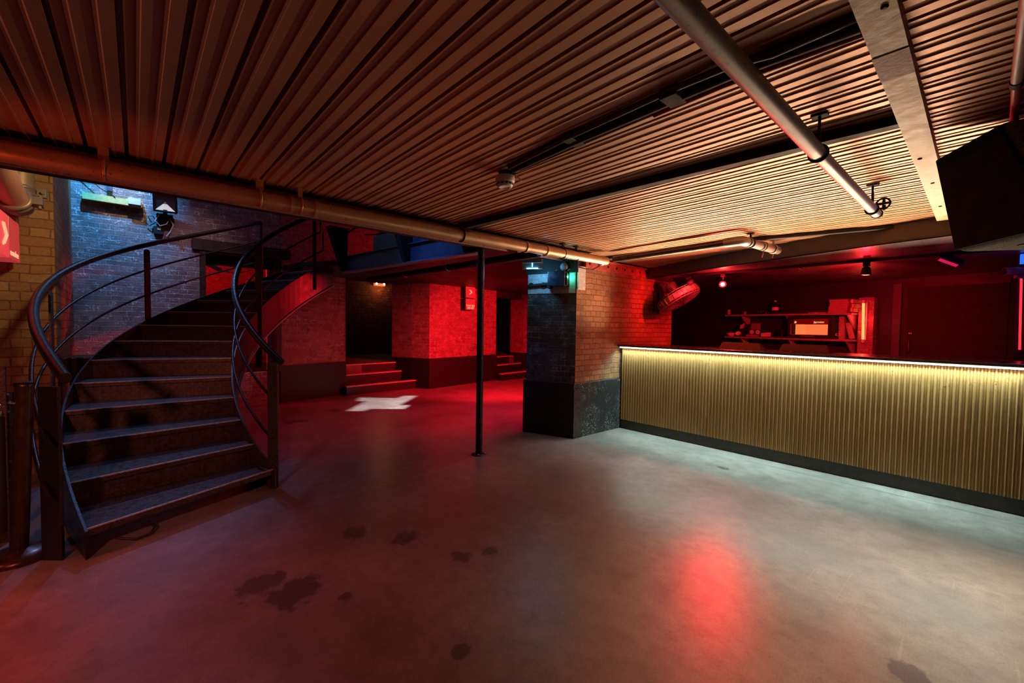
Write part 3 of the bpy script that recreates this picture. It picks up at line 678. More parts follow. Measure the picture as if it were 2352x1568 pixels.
# exit light hung beside the pillar
ex = thing('exit_light', (-3.98,3.9,2.33), 'hanging exit light with cyan glowing strip left of the pillar top', 'light')
xd = Vector((.833,.553,0)); xn = Vector((.553,-.833,0)); xc = Vector((-3.985,3.912,0))
g = G(); g.obox(xc+Vector((0,0,2.360)), (.27,.09,.05), xd, xn); g.build('housing', 'grey', ex, .004)
g = G(); g.obox(xc+Vector((0,0,2.300)), (.27,.012,.085), xd, xn); g.build('acrylic_panel', plain('frosted_acrylic', (.35,.42,.45), .3), ex)
g = G(); g.obox(xc+xn*.006+Vector((0,0,2.264)), (.15,.02,.012), xd, xn); g.build('light_strip', 'e_exit', ex)
g = G(); g.obox(xc+xn*.009+xd*.0+Vector((0,0,2.312)), (.008,.006,.05), xd, xn); g.build('figure_mark', 'e_exit', ex)
G().tube([xc+Vector((0,0,2.38)), xc+Vector((0,0,2.47))], .008, 8).build('hanger_rod', 'galv', ex)
light('exit_glow', 'POINT', tuple(xc+xd*.06-xn*.03+Vector((0,0,2.225))), 5, (.15,.6,1), shadow_soft_size=.04)

# emergency control unit on the pillar
em = thing('emergency_unit', tuple(pc(.21,.08,2.04)), 'dark blue control box with green indicator on the pillar face', 'control box')
g = G(); g.obox(pc(.235,.088,2.138), (.24,.15,.20), d, nrm); g.build('case', plain('navy_case', (.012,.02,.045), .35), em, .008)
g = G(); g.lathe([(.045,0),(.052,.03),(.04,.05)], pc(.35,.045,2.06), nrm, 16); g.build('gland', 'matt_black', em)
g = G(); g.lathe([(.010,0),(.010,.008),(.004,.012)], pc(.10,.10,2.162), (.3,-.9,0), 12); g.build('indicator', 'e_green', em)
g = G(); g.obox(pc(.105,.063,2.13), (.015,.10,.16), d, nrm); g.build('side_bracket', 'matt_black', em)
light('indicator_glow', 'POINT', tuple(pc(.085,.06,2.165)), .9, (.05,1,.55), shadow_soft_size=.012)
bl = thing('alarm_sounder', tuple(pc(.17,.02,2.3)), 'round grey alarm sounder above the blue control box', 'alarm')
G().lathe([(.05,0),(.055,.02),(.045,.045),(.015,.055)], pc(.165,.03,2.302), nrm, 20).build('dome', 'grey', bl)
G().lathe([(.03,0),(.03,.03)], pc(.165,.0,2.302), nrm, 16).build('base', 'matt_black', bl)
for u_ in (.09,.27):
    G().tube([pc(u_,.03,2.27), pc(u_+.02,.05,2.25), pc(u_+.02,.05,2.24)], .008, 6).build('wire', 'chrome', bl)
wb = thing('wall_bracket', tuple(pc(.55,.03,2.07)), 'short black pipe arm fixed across the white painted pillar band', 'bracket')
G().tube([pc(.70,.03,2.06), pc(.36,.05,2.085)], .022, 10).build('arm', 'matt_black', wb)
for u_ in (.66,.47): G().lathe([(.04,0),(.04,.02)], pc(u_,.012,2.07), nrm, 12).build('clamp', 'matt_black', wb)
tag(G().tube([pc(.075,.04,2.37), (-3.655,4.325,2.345), (-3.60,4.35,2.30), (-3.545,4.50,2.275), (-3.54,4.62,2.28), (-3.53,4.72,2.33), (-3.52,4.78,2.38)], .007, 8).build('loose_cable', 'matt_black'), 'thin black cable drooping across the pillar top corner', 'cable')
# chequer corner guard
tag(G().prism([(-3.590,4.338),(-3.582,4.50),(-3.590,4.50),(-3.600,4.338)], .03, .69).build('corner_guard', 'chequer'), 'diamond pattern metal guard on the pillar foot corner', 'corner guard')

# ------------------------------------------------------------------ bar
bar = thing('bar_counter', (-1.65,5.5,0), 'long bar with ribbed gold front and glowing strip under a dark top', 'bar counter')
g = G(); xs, zz0, zz1 = [], .135, 1.212; x = -3.555; vs = []; pitch = .040
while x < .30:
    for dx, dy in ((0,0),(.006,.010),(.011,.013),(.016,.010),(.021,.001),(.026,.004),(.030,.006),(.035,.004)):
        vs.append((x+dx, 5.392-dy))
    x += pitch
n = len(vs); g.add([(a_,b_,zz0) for a_, b_ in vs]+[(a_,b_,zz1) for a_, b_ in vs], [(i, i+1, n+i+1, n+i) for i in range(n-1)])
g.box(-3.555,.285,5.392,5.42,zz0,zz1); g.build('front_panel', 'gold', bar)
g = G(); g.box(-3.565,.29,5.40,5.46,0.004,.138); g.build('kick_board', plain('scuffed_kick_board', (.035,.026,.018), .45, 0, .4, .2, 12), bar)
g = G(); g.box(-3.585,.29,5.302,5.95,1.222,1.25); g.build('worktop', plain('dark_varnished_top', (.05,.04,.03), .25), bar, .005)
g = G(); g.box(-3.56,.29,5.330,5.352,1.204,1.216); g.build('light_strip', 'e_led', bar)
g = G(); g.box(-3.56,.29,5.358,5.368,1.204,1.222); g.build('strip_channel', 'galv', bar)
g = G(); g.box(-3.56,.29,5.46,5.95,.02,1.222); g.build('carcass', 'matt_black', bar)
for x0 in (-2.5,-1.2): 
    pass

def W_box(name, par, mat, x0, x1, d0, d1, z0, z1, bevel=0):
    a_, b_ = W(x0,d0,0), W(x1,d0,0); c2, d2 = W(x1,d1,0), W(x0,d1,0)
    return G().prism([(a_.x,a_.y),(b_.x,b_.y),(c2.x,c2.y),(d2.x,d2.y)], z0, z1).build(name, mat, par, bevel)
# shelves
for z_, lb_ in ((1.775,'upper back bar shelf carrying a bottle and stacked boxes'), (1.352,'lower back bar shelf holding bowls and a small lit cooler')):
    sh = thing('wall_shelf', tuple(W(-2.3,-.15,z_)), 'long red lit '+lb_, 'shelf')
    W_box('board', sh, 'wood_shelf', -3.42, -1.36, -.30, 0, z_-.022, z_+.008, .003)
    for x_ in ((-3.1,-2.31,-1.42) if z_ > 1.5 else (-3.1,-2.25,-1.42)):
        a_ = [W(x_,-.29,z_-.022), W(x_,-.02,z_-.022), W(x_,-.29,z_-.26)]; g = G(); vs = [p+BT*k*.012 for k in (-1,1) for p in a_]
        g.add(vs, [(0,1,2),(5,4,3),(0,3,4,1),(1,4,5,2),(2,5,3,0)]); g.build('bracket', plain('shelf_bracket_paint', (.38,.30,.28), .6), sh)
bo = thing('bottle', tuple(W(-2.545,-.12,1.783)), 'dark bottle with red label standing on the upper shelf', 'bottle')
bp = W(-2.545,-.12,1.783)
G().lathe([(.05,0),(.052,.01),(.052,.13),(.045,.16),(.02,.19),(.017,.235),(.0,.236)], bp).build('glass', 'glass_dark', bo)
G().lathe([(.0535,.07),(.0535,.125)], bp).build('label', 'paper', bo); G().lathe([(.019,.225),(.019,.25),(0,.251)], bp).build('cap', 'paper', bo)
# tangled fairy lights
fy = thing('string_lights', tuple(W(-2.72,-.12,1.783)), 'tangled heap of small string lights beside the bottle', 'string lights'); g = G(); pts = []
for k in range(60): pts.append(W(-2.93+.30*random.random(), -.20+.14*random.random(), 1.786+.055*random.random()))
g.tube(pts, .003, 5); g.build('wire', 'matt_black', fy); g = G()
for p in pts[::2]: g.lathe([(.0,-.006),(.006,0),(0,.006)], p, n=6)
g.build('bulbs', 'paper', fy)
tc = thing('small_tin', tuple(W(-3.07,-.1,1.783)), 'small tin alone near the left end of the upper shelf', 'tin'); G().lathe([(.026,0),(.026,.055),(.022,.06)], W(-3.07,-.08,1.783)).build('body', 'wood_shelf', tc)
for k in range(6):
    x0 = -1.672+random.uniform(-.01,.012); z_ = 1.783+k*.036
    t_ = thing('flat_box', tuple(W(-1.5,-.12,z_)), ['lowest','second','third','fourth','fifth','topmost'][k]+' flat box in the stack at the right end of the upper shelf', 'box', 'flat boxes on the upper shelf')
    W_box('body', t_, 'card', x0, x0+.25, -.27, -.02, z_, z_+.029, .002); W_box('lid', t_, 'card', x0-.004, x0+.254, -.274, -.016, z_+.024, z_+.035, .002)
for k, (x0, z_) in enumerate(((-1.385,1.86),(-1.395,1.93),(-1.40,1.795))):
    t_ = thing('carton', tuple(W(x0,-.1,z_)), 'small square carton '+['in the middle of','on top of','at the foot of'][k]+' the pile beside the tube light', 'carton', 'small cartons beside the tube light')
    W_box('body', t_, 'card', x0, x0+.052, -.20, -.03, z_, z_+.062, .003); W_box('tape', t_, 'paper', x0+.02, x0+.032, -.202, -.028, z_, z_+.0635)
fp = thing('flat_pack', tuple(W(-1.78,-.1,1.783)), 'thin flat pack lying on the upper shelf left of the boxes', 'pack'); W_box('sleeve', fp, 'wood_shelf', -1.95, -1.70, -.26, .005, 1.783, 1.80, .002); W_box('label', fp, 'paper', -1.86, -1.82, .005, .007, 1.786, 1.796)
# cooler
ck = thing('display_cooler', tuple(W(-1.95,-.15,1.36)), 'black countertop cooler with orange lit window and gold lettering', 'cooler')
W_box('top_panel', ck, 'matt_black', -2.27, -1.62, -.28, -.01, 1.60, 1.735); W_box('base_panel', ck, 'matt_black', -2.27, -1.62, -.28, -.01, 1.36, 1.425)
W_box('side_panel', ck, 'matt_black', -2.27, -2.19, -.28, -.01, 1.425, 1.60); W_box('side_panel', ck, 'matt_black', -1.67, -1.62, -.28, -.01, 1.425, 1.60)
W_box('back_panel', ck, 'e_cooler', -2.19, -1.67, -.27, -.26, 1.425, 1.60); W_box('inner_wall', ck, emit('amber_inner_wall', (1,.20,.05), 1.0), -2.19, -2.10, -.26, -.10, 1.425, 1.60)
W_box('header', ck, plain('brown_header', (.16,.05,.02), .4), -2.18, -1.665, -.01, -.004, 1.612, 1.69)
for z0 in (1.600,1.418): W_box('trim', ck, 'chrome', -2.22, -1.665, -.01, .004, z0, z0+.008)
W_box('trim', ck, 'chrome', -2.222, -2.20, -.01, .004, 1.418, 1.605)
W_box('handle', ck, 'chrome', -2.06, -1.85, -.01, .02, 1.395, 1.403)
text('lettering', 'Jägermeister', .045, W(-1.87,.0,1.622), BT, (0,0,1), 'e_letter', ck, spacing=.85, xs=.82)
g = G()
for a_ in (20, 75, 130):
    v_ = BT*math.cos(math.radians(a_))+Vector((0,0,math.sin(math.radians(a_)))); c0 = W(-2.145,.001,1.635); g.bar(c0-v_*.02, c0+v_*.02, .008, .004, BN)
g.build('emblem', 'e_letter', ck)
# small things on the lower shelf
def bowl(x_, z_, r, label, tilt=(0,0,1)):
    t_ = thing('bowl', tuple(W(x_,-.1,z_)), label, 'bowl'); G().lathe([(r*.45,0),(r*.8,r*.35),(r,r*.75),(r*.94,r*.75),(r*.7,r*.34),(0,.006)], W(x_,-.1,z_), tilt).build('body', 'paper', t_)
    G().torus(Vector(W(x_,-.1,z_))+Vector(tilt)*r*.75, tilt, r*.97, .004, 24, 6).build('rim', 'white', t_); return t_
bowl(-3.34,1.361,.085,'white bowl at the left end of the lower shelf'); bowl(-3.20,1.40,.05,'small cup tipped over the edge of the white bowl',(.15,-.75,.55))
ts = thing('tin_with_discs', tuple(W(-2.88,-.1,1.361)), 'dark box with two round white discs on its front', 'box')
W_box('case', ts, 'matt_black', -3.01, -2.765, -.2, -.05, 1.361, 1.50, .004); W_box('plinth', ts, 'wood_shelf', -3.01, -2.78, -.05, -.02, 1.361, 1.405); 
for x_ in (-2.91,-2.80): G().lathe([(.040,0),(.040,.006)], W(x_,-.05,1.452), BN, 24).build('disc', 'paper', ts)
ol = thing('plain_panel', tuple(W(-2.97,-.22,1.361)), 'tall dull board leaning behind the box with two discs', 'board'); W_box('board', ol, 'wood_shelf', -3.03, -2.87, -.26, -.24, 1.361, 1.62); W_box('edge', ol, 'wood_dark', -3.04, -3.03, -.26, -.235, 1.361, 1.62)
np_ = thing('napkin_stack', tuple(W(-2.68,-.1,1.361)), 'tilted stack of pale napkins in the middle of the lower shelf', 'napkins'); g = G(); c0 = W(-2.68,-.1,1.405); g.obox(c0, (.13,.10,.075), (BT+Vector((0,0,.1))), BN, (0,0,1)); g.build('stack', 'paper', np_, .004); g = G(); g.obox(c0-Vector((0,0,.04)), (.135,.105,.01), BT, BN); g.build('tray', 'wood_dark', np_)
pg = thing('pint_glass', tuple(W(-2.41,-.1,1.361)), 'empty dark pint glass standing left of the cooler', 'glass'); G().lathe([(.032,0),(.045,.15),(.042,.15),(.029,.008),(0,.008)], W(-2.41,-.1,1.361)).build('body', 'glass_dark', pg); G().torus(W(-2.41,-.1,1.511), (0,0,1), .0435, .002, 20, 5).build('rim', 'chrome', pg)
mc = thing('small_machine', tuple(W(-3.12,-.12,1.361)), 'small dark machine with a bright patterned face behind the bowls', 'machine'); W_box('case', mc, 'matt_black', -3.20, -3.04, -.25, -.12, 1.361, 1.60, .01)
g = G(); c0 = W(-3.12,-.115,1.55)
for k in range(4): g.obox(c0+BT*(k*.022-.05)+Vector((0,0,k*.008)), (.013,.006,.07+.012*k), BT, BN, (.2,0,1))
g.build('patterned_face', 'paper', mc)
kn = thing('ring_on_shelf', tuple(W(-1.6,-.05,1.45)), 'strap with a pale square buckle hanging right of the cooler', 'strap'); W_box('strap', kn, 'matt_black', -1.62, -1.56, -.02, 0, 1.425, 1.45); g = G()
for x0, x1, z0, z1 in ((-1.56,-1.50,1.418,1.424),(-1.56,-1.50,1.450,1.456),(-1.506,-1.50,1.418,1.456),(-1.56,-1.548,1.418,1.456)):
    a_, b_, c2, d2 = W(x0,-.01,0), W(x1,-.01,0), W(x1,.0,0), W(x0,.0,0); g.prism([(a_.x,a_.y),(b_.x,b_.y),(c2.x,c2.y),(d2.x,d2.y)], z0, z1)
g.build('buckle', 'white', kn)
pb = thing('leaning_board', tuple(W(-1.47,-.2,1.36)), 'pale board leaning between the cooler and the tube light', 'board'); g = G(); g.obox(W(-1.452,-.22,1.50), (.075,.012,.27), (BT+Vector((0,0,.25))), BN, (Vector((0,0,1))-BT*.25)); g.build('board', 'wood_shelf', pb); W_box('foot', pb, 'wood_dark', -1.50, -1.43, -.25, -.2, 1.36, 1.372)
W_box('shelf_divider', None, 'wood_shelf', -1.60, -1.53, -.29, -.20, 1.362, 1.74); tag(bpy.data.objects['shelf_divider'], 'upright pale divider between the two shelves right of the cooler', 'divider')
# lit brick column and tube light
W_box('wall_column', None, 'brick_red', -1.34, -1.15, -.31, -.18, .9, 2.02); bpy.data.objects['wall_column']['kind'] = 'structure'
tl = thing('tube_light', tuple(W(-1.255,-.12,1.36)), 'vertical orange glowing tube light on the brick strip behind the bar', 'tube light')
G().tube([W(-1.255,-.14,1.37), W(-1.268,-.14,1.93)], .017, 12).build('tube', 'e_tube', tl)
for z_ in (1.345,1.955): G().tube([W(-1.254 if z_ < 1.5 else -1.269,-.14,z_-.025), W(-1.254 if z_ < 1.5 else -1.269,-.14,z_+.02)], .021, 12).build('end_cap', 'white', tl)
W_box('batten', tl, 'white', -1.235, -1.222, -.18, -.15, 1.36, 1.94)
# monitor backs on the worktop
def till(x0, x1, y_, label):
    t_ = thing('till_screen', ((x0+x1)/2, y_, 1.25), label, 'till')
    g = G(); a_ = [(y_,1.25),(y_+.18,1.25),(y_+.18,1.27),(y_+.05,1.335)]; k = .035
    vs = [(x0-k*0, p, z_) for p, z_ in a_]+[(x1, p, z_) for p, z_ in a_]; vs[3] = (x0+k,)+a_[3]; vs[7] = (x1-k,)+a_[3]
    g.add(vs, [(0,1,2,3),(7,6,5,4),(0,4,5,1),(1,5,6,2),(2,6,7,3),(3,7,4,0)]); g.build('hood', plain('brown_acrylic', (.09,.025,.022), .55, spec=.15), t_, .003)
    g = G(); g.box(x0+.02,x1-.02,y_+.02,y_+.16,1.2501,1.2515); g.build('base', 'matt_black', t_); return t_
till(-2.27,-1.77,5.62,'wedge shaped till hood on the bar top below the left of the shelves')
till(-1.62,-1.12,5.74,'low wedge shaped till hood on the bar top below the cooler')

# door at the back right
dd_ = thing('back_door', tuple(W(-.4,-.28,0)), 'black door with lever handle and round lock at the back right', 'door')
W_box('leaf', dd_, 'matt_black', -.80, .16, -.30, -.265, .0, 2.14)
W_box('frame', dd_, plain('dark_grey_frame', (.035,.033,.035), .5), -.95, -.86, -.30, -.24, 0, 2.2); W_box('frame', dd_, 'matt_black', .17, .26, -.30, -.24, 0, 2.2)
G().tube([W(-.752,-.24,1.20), W(-.752,-.24,1.37)], .011, 10).build('handle', 'chrome', dd_); 
for z_ in (1.215,1.355): G().tube([W(-.752,-.27,z_), W(-.752,-.24,z_)], .008, 8).build('handle_mount', 'chrome', dd_)
G().lathe([(.026,0),(.026,.01),(.010,.013)], W(-.745,-.265,1.471), BN, 20).build('lock', 'chrome', dd_)
tag(W_box('light_switch', None, 'white', -3.55, -3.50, -.30, -.285, 1.80, 1.90, .004), 'small wall switch between the fan and the shelves', 'switch')

# fan
fan = thing('wall_fan', (-3.55,6.3,1.9), 'caged industrial fan on the brick wall above the end of the bar', 'fan')
fc = Vector((-3.13,6.23,1.965)); fax = Vector((.50,.10,-.80)).normalized()
R_ = .32
g = G()
for hh_, rr_ in ((-.07,.30),(-.035,.32),(.035,.32),(.07,.30)): g.torus(fc+fax*hh_, fax, rr_, .006, 36, 6)
ax_ = fax.orthogonal().normalized(); ay_ = fax.cross(ax_)
for k in range(28):
    v_ = ax_*math.cos(2*PI*k/28)+ay_*math.sin(2*PI*k/28)
    g.tube([fc-fax*.10+v_*.05, fc-fax*.085+v_*.24, fc-fax*.07+v_*.305, fc-fax*.035+v_*.325, fc+fax*.035+v_*.325, fc+fax*.07+v_*.305, fc+fax*.085+v_*.24, fc+fax*.10+v_*.05], .0035, 5)
g.build('cage', plain('fan_grey', (.22,.18,.18), .4, .3), fan)
g = G(); g.lathe([(.31,-.045),(.318,-.02),(.318,.02),(.31,.045)], fc, fax, 40); g.build('shroud', plain('fan_shroud', (.20,.14,.14), .4, .2), fan)
g = G(); g.lathe([(.075,-.26),(.085,-.24),(.085,-.10),(.05,-.08),(.04,.03),(0,.05)], fc, fax, 20); g.build('motor', plain('fan_motor', (.06,.04,.04), .4), fan)
for k in range(3):
    v_ = ax_*math.cos(2*PI*k/3)+ay_*math.sin(2*PI*k/3); w_ = fax.cross(v_); g = G()
    q = [fc+v_*.05-w_*.03, fc+v_*.27-w_*.09+fax*.03, fc+v_*.27+w_*.07-fax*.03, fc+v_*.05+w_*.03]
    g.add(q+[p+fax*.005 for p in q], [(0,1,2,3),(7,6,5,4),(0,4,5,1),(1,5,6,2),(2,6,7,3),(3,7,4,0)]); g.build('blade', 'galv', fan)
g = G(); g.tube([(-3.585,6.30,2.10),(-3.585,6.305,1.76),(-3.585,6.46,1.74),(-3.585,6.46,2.10),(-3.585,6.30,2.10)], .012, 8); g.tube([(-3.585,6.30,2.08),(-3.30,6.22,2.07)], .012, 8); g.tube([(-3.585,6.31,1.78),(-3.40,6.2,1.86),(-3.2,6.2,1.99)], .012, 8); g.build('bracket', 'steel_black', fan)

# track and track lights on the bar ceiling
tk = tag(G().box(-2.98,1.2,5.955,5.99,2.255,2.286).build('lighting_track', 'matt_black'), 'thin black lighting track across the red ceiling over the bar', 'track')
def tracklamp(x_, yy, z_, aim, label, mat, r=.045):
    t_ = thing('track_lamp', (x_,5.972,2.255), label, 'track light')
    g = G(); g.box(x_-.03,x_+.03,5.95,5.995,2.21,2.256); g.build('adapter', 'matt_black', t_, .003)
    p = Vector((x_,yy,z_)); a_ = (Vector(aim)-p).normalized()
    G().tube([(x_,5.972,2.215),(x_,5.972,z_+.03)], .009, 8).build('stem', 'matt_black', t_)
    g = G(); g.lathe([(.02,-.085),(r*.8,-.07),(r,-.02),(r*1.02,.0)], p, a_, 20); hd = g.build('head', 'matt_black', t_)
    g = G(); rl = r*.9 if mat == 'e_red' else r*.5; g.lathe([(rl,.001),(rl*.6,.006),(0,.008)], p, a_, 20); g.build('lens', mat, hd)
    return p+a_*.03, a_
L1p, L1a = tracklamp(-2.373, 5.96, 2.108, (-.62,1.6,0), 'red track lamp shining straight out over the bar', 'e_redhot')
L2p, L2a = tracklamp(-.867, 5.95, 2.118, (-.95,6.2,1.0), 'red track lamp hanging left of the back door', 'e_red')
L0p, L0a = tracklamp(-2.855, 6.0, 2.165, (-3.6,6.7,1.9), 'red track lamp right above the wall fan', 'e_red')
sk = thing('sprinkler_head', (-1.73,6.05,2.24), 'little metal sprinkler head under the bar ceiling', 'sprinkler'); G().lathe([(.012,0),(.012,-.03),(.025,-.034),(.006,-.05)], (-1.50,6.05,2.286)).build('body', 'chrome', sk); G().torus((-1.50,6.05,2.245), (1,0,0), .014, .003, 12, 5).build('frame', 'galv', sk)
# wash lamp
wl = thing('wash_lamp', (-.24,5.97,2.28), 'tilted dark wash lamp with pink face below the bar ceiling', 'lamp')
wa = Vector((-.25,-.62,-.74)).normalized(); wr = Vector((.80,.33,-.30)); wr = (wr-wa*wr.dot(wa)).normalized(); wu = wa.cross(wr); wc = Vector((-.245,5.97,2.185))
g = G(); g.obox(wc-wa*.035, (.20,.07,.07), wr, wu, wa); g.build('housing', 'matt_black', wl, .006)
g = G(); g.obox(wc+wa*.002, (.15,.035,.004), wr, wu, wa); g.build('lamp_face', 'e_wash', wl)
G().tube([(-.29,6.02,2.286),(-.27,6.0,2.215)], .008, 8).build('stem', 'galv', wl)

# camera, blue panel and red conduit at the far right
g = G(); g.box(.225,.45,6.565,6.80,0,2.286); struct('trim_7', g, 'matt_black')
sc = thing('security_camera', (.20,6.6,2.1), 'dark bullet security camera pointing left at the far right edge', 'camera')
G().lathe([(.038,0),(.042,.02),(.042,.14),(.03,.16)], (.13,6.46,2.112), (.85,.45,.03), 20).build('body', plain('camera_shell', (.25,.06,.06), .35), sc); G().lathe([(.034,0),(.02,.003),(0,.004)], (.129,6.459,2.112), (-.85,-.45,-.03), 20).build('lens', 'glass_dark', sc)
G().tube([(.20,6.50,2.06),(.30,6.565,2.055)], .02, 10).build('arm', plain('camera_arm', (.25,.06,.06), .4), sc)
bp_ = thing('blue_panel', (.30,6.6,2.2), 'small bright blue lit panel above the security camera', 'panel'); g = G(); g.box(.215,.40,6.5,6.565,2.17,2.284); g.build('case', 'matt_black', bp_); g = G(); g.box(.225,.39,6.494,6.5,2.178,2.276); g.build('screen', 'e_blue', bp_)
tag(G().tube([(.242,6.552,2.07),(.258,6.552,1.335)], .009, 10).build('light_tube', 'e_redstrip'), 'thin vertical red glowing tube at the far right edge', 'tube light')

# ------------------------------------------------------------------ ceiling steel and services
eg = thing('edge_beam', (-3.6,.5,2.4), 'rusty brown steel edge beam between the deck and the stairwell', 'beam')
g = G(); g.box(-3.79,-3.32,-3.6,4.36,2.40,2.422); g.build('flange', 'flange', eg)
g = G(); g.box(-3.79,-3.765,-3.6,4.30,2.385,2.40); g.build('flange_lip', plain('lit_rust_edge', (.34,.19,.13), .6, 0, .4, .4, 50), eg)  # light along the flange edge put into this paler rust tone
g = G(); g.box(-3.90,-3.80,-3.6,3.0,2.392,2.62); g.build('trimmer', 'matt_black', eg)
for k in range(-6, 9):
    y_ = k*.492+.11
    if -1.5 < y_ < 4.2:
        G().lathe([(.016,0),(.016,-.006)], (-3.42,y_,2.400), n=10).build('bolt', 'matt_black', eg)
rb = thing('bolted_beam', (-3.6,5.2,2.3), 'red painted beam with bolt holes above the pillar brickwork', 'beam')
g = G(); g.box(-3.66,-3.592,4.54,6.06,2.30,2.415); g.build('web', 'red_steel', rb)
for k in range(7): G().lathe([(.017,0),(.017,.006),(.01,.010)], (-3.592,4.62+k*.21,2.362), (1,0,0), 12).build('bolt', 'matt_black', rb)
g = G(); g.box(-3.60,-3.54,4.45,6.06,2.415,2.43); g.build('top_edge', 'red_steel', rb)

cp = thing('copper_pipe', (-3.2,1.5,2.33), 'long copper painted pipe running under the edge beam to the pillar', 'pipe')
zp, rp = 2.33, .053
G().tube([(-3.262,-3.4,zp),(-3.255,.90,zp)], rp, 20).build('pipe_run', 'copper_paint', cp)
G().tube([(-3.255,.90,zp),(-3.215,3.10,zp)], rp, 20).build('pipe_run', 'copper_paint', cp)
G().tube([(-3.215,3.10,zp),(-3.165,4.40,zp)], rp*.94, 20).build('pipe_run', 'copper_paint', cp)
for y_, w_ in ((.82,.012),(.98,.012),(3.05,.015),(3.35,.015),(4.33,.018)):
    G().tube([(-3.257+.02*max(0,y_-.9),y_-w_,zp),(-3.257+.02*max(0,y_-.9),y_+w_,zp)], rp+.008, 20).build('coupling', 'copper_paint', cp)
def hanger(y_, x_, zc, r, par, mat, rust=False, w=.03):
    G().torus((x_,y_,zc), (0,1,0), r+.004, .007, 24, 6).build('pipe_ring', mat, par)
    g = G(); g.obox((x_+.002,y_,zc+r+.035), (.012,w,.075)); g.build('hanger_strap', mat, par)
    G().tube([(x_,y_,zc+r+.06),(x_,y_,2.447)], .006, 8).build('hanger_rod', mat, par)
    g = G(); g.box(x_-.03,x_+.03,y_-.02,y_+.02,2.436,2.4495); g.build('hanger_plate', mat, par)
for y_, m_ in ((-.12,'copper_paint'),(.63,'copper_paint'),(.88,'copper_paint'),(2.25,'matt_black'),(3.62,'matt_black'),(3.85,'matt_black')): hanger(y_, -3.255+.018*max(0,y_-.9), zp, rp, cp, m_, w=.045 if y_ < .8 else .03)
pp2 = thing('crossing_pipe', (-2.4,4.4,2.35), 'dark pipe turning a corner below the deck in front of the bar ceiling', 'pipe')
G().tube([(-3.10,4.47,2.352),(-1.66,4.34,2.35)], .040, 16).build('pipe_run', plain('brown_pipe_paint', (.07,.04,.025), .35, .5), pp2)
G().tube([(-1.72,4.343,2.35),(-1.60,4.335,2.35),(-1.565,4.37,2.35),(-1.56,4.44,2.35)], .046, 16).build('elbow', 'pipe_grey', pp2)
G().tube([(-1.56,4.42,2.35),(-1.49,5.14,2.35)], .040, 16).build('pipe_run', 'pipe_grey', pp2)
for y_ in (4.47,4.75,4.80,5.0): G().tube([(-1.557+.1*(y_-4.42),y_-.01,2.35),(-1.555+.1*(y_-4.42),y_+.01,2.35)], .047, 16).build('coupling', 'pipe_grey', pp2)
hanger(4.52, -1.55, 2.35, .040, pp2, 'matt_black'); hanger(5.02, -1.50, 2.35, .040, pp2, 'galv')
for x_, y_ in ((-1.56,4.92),(-1.50,5.04)): G().tube([(x_,y_,2.31),(x_-.01,y_,2.26)], .006, 6).build('drop_rod', 'red_steel', pp2)
cn = thing('conduit_pipe', (-.51,2.5,2.28), 'pale speckled pipe hung on rods across the right of the ceiling', 'pipe')
G().tube([(-.512,.4,2.278),(-.508,2.25,2.278)], .0315, 18).build('pipe_run', 'pipe_grey', cn); G().tube([(-.508,2.25,2.278),(-.500,3.74,2.290)], .0285, 18).build('pipe_run', 'pipe_grey', cn)
hanger(2.25, -.508, 2.278, .030, cn, 'matt_black', w=.02); hanger(3.555, -.502, 2.288, .028, cn, 'matt_black', w=.02)
G().lathe([(.028,0),(.033,.004),(.033,.03),(.028,.034)], (-.500,3.71,2.29), (0,1,0), 18).build('end_cap', 'matt_black', cn)
g = G(); g.torus((-.46,3.66,2.335), (0,1,0), .035, .006, 16, 5); g.torus((-.46,3.69,2.335), (1,0,0), .035, .006, 16, 5); g.obox((-.46,3.66,2.335),(.08,.02,.015)); g.build('clamp', 'matt_black', cn)
# strut rails
st1 = tag(G().bar((-3.28,2.30,2.425),(-.215,2.515,2.425), .055, .048).build('strut_rail', 'matt_black'), 'long black strut rail fixed across the middle of the deck', 'rail')
g = G()
for a_, b_ in (((-3.5,4.70),(-1.6,4.76)), ((-1.6,4.76),(-.647,4.995)), ((-.647,4.995),(-.25,5.13))): g.bar((*a_,2.43),(*b_,2.43), .05, .036)
tag(g.build('strut_rail', 'matt_black'), 'bent black rail hugging the front of the bar ceiling downstand', 'rail')
# cable run
cr_ = thing('cable_run', (-1.2,1.64,2.42), 'bundle of dark conduits and cables from the smoke detector to the right beam', 'cable run')
G().tube([(-1.90,1.70,2.44),(-1.4,1.65,2.43),(-.62,1.62,2.425),(-.28,1.66,2.43)], .022, 10).build('conduit', 'matt_black', cr_)
G().tube([(-1.90,1.66,2.44),(-1.4,1.60,2.432),(-.85,1.57,2.43),(-.62,1.56,2.42),(-.5,1.60,2.42),(-.28,1.62,2.435)], .013, 8).build('conduit', 'wood_dark', cr_)
G().tube([(-1.0,1.72,2.438),(-.7,1.705,2.438),(-.28,1.73,2.438)], .010, 8).build('conduit', plain('dull_red_cable', (.30,.08,.06), .5), cr_)
G().tube([(-1.89,1.745,2.442),(-1.4,1.72,2.44),(-1.0,1.71,2.44)], .008, 8).build('conduit', plain('brown_cable', (.22,.12,.08), .5), cr_)
g = G(); g.box(-.89,-.82,1.56,1.66,2.405,2.45); g.build('junction_box', 'matt_black', cr_, .004)
g = G(); g.box(-1.42,-1.36,1.58,1.70,2.415,2.45); g.build('junction_box', 'wood_dark', cr_, .004)
smk = thing('smoke_detector', (-1.997,1.712,2.45), 'round white smoke detector with wiring hanging from the deck', 'smoke detector')
c0 = (-1.997,1.712,2.452)
G().lathe([(.040,0),(.040,-.03)], c0).build('mount', 'wood_dark', smk)
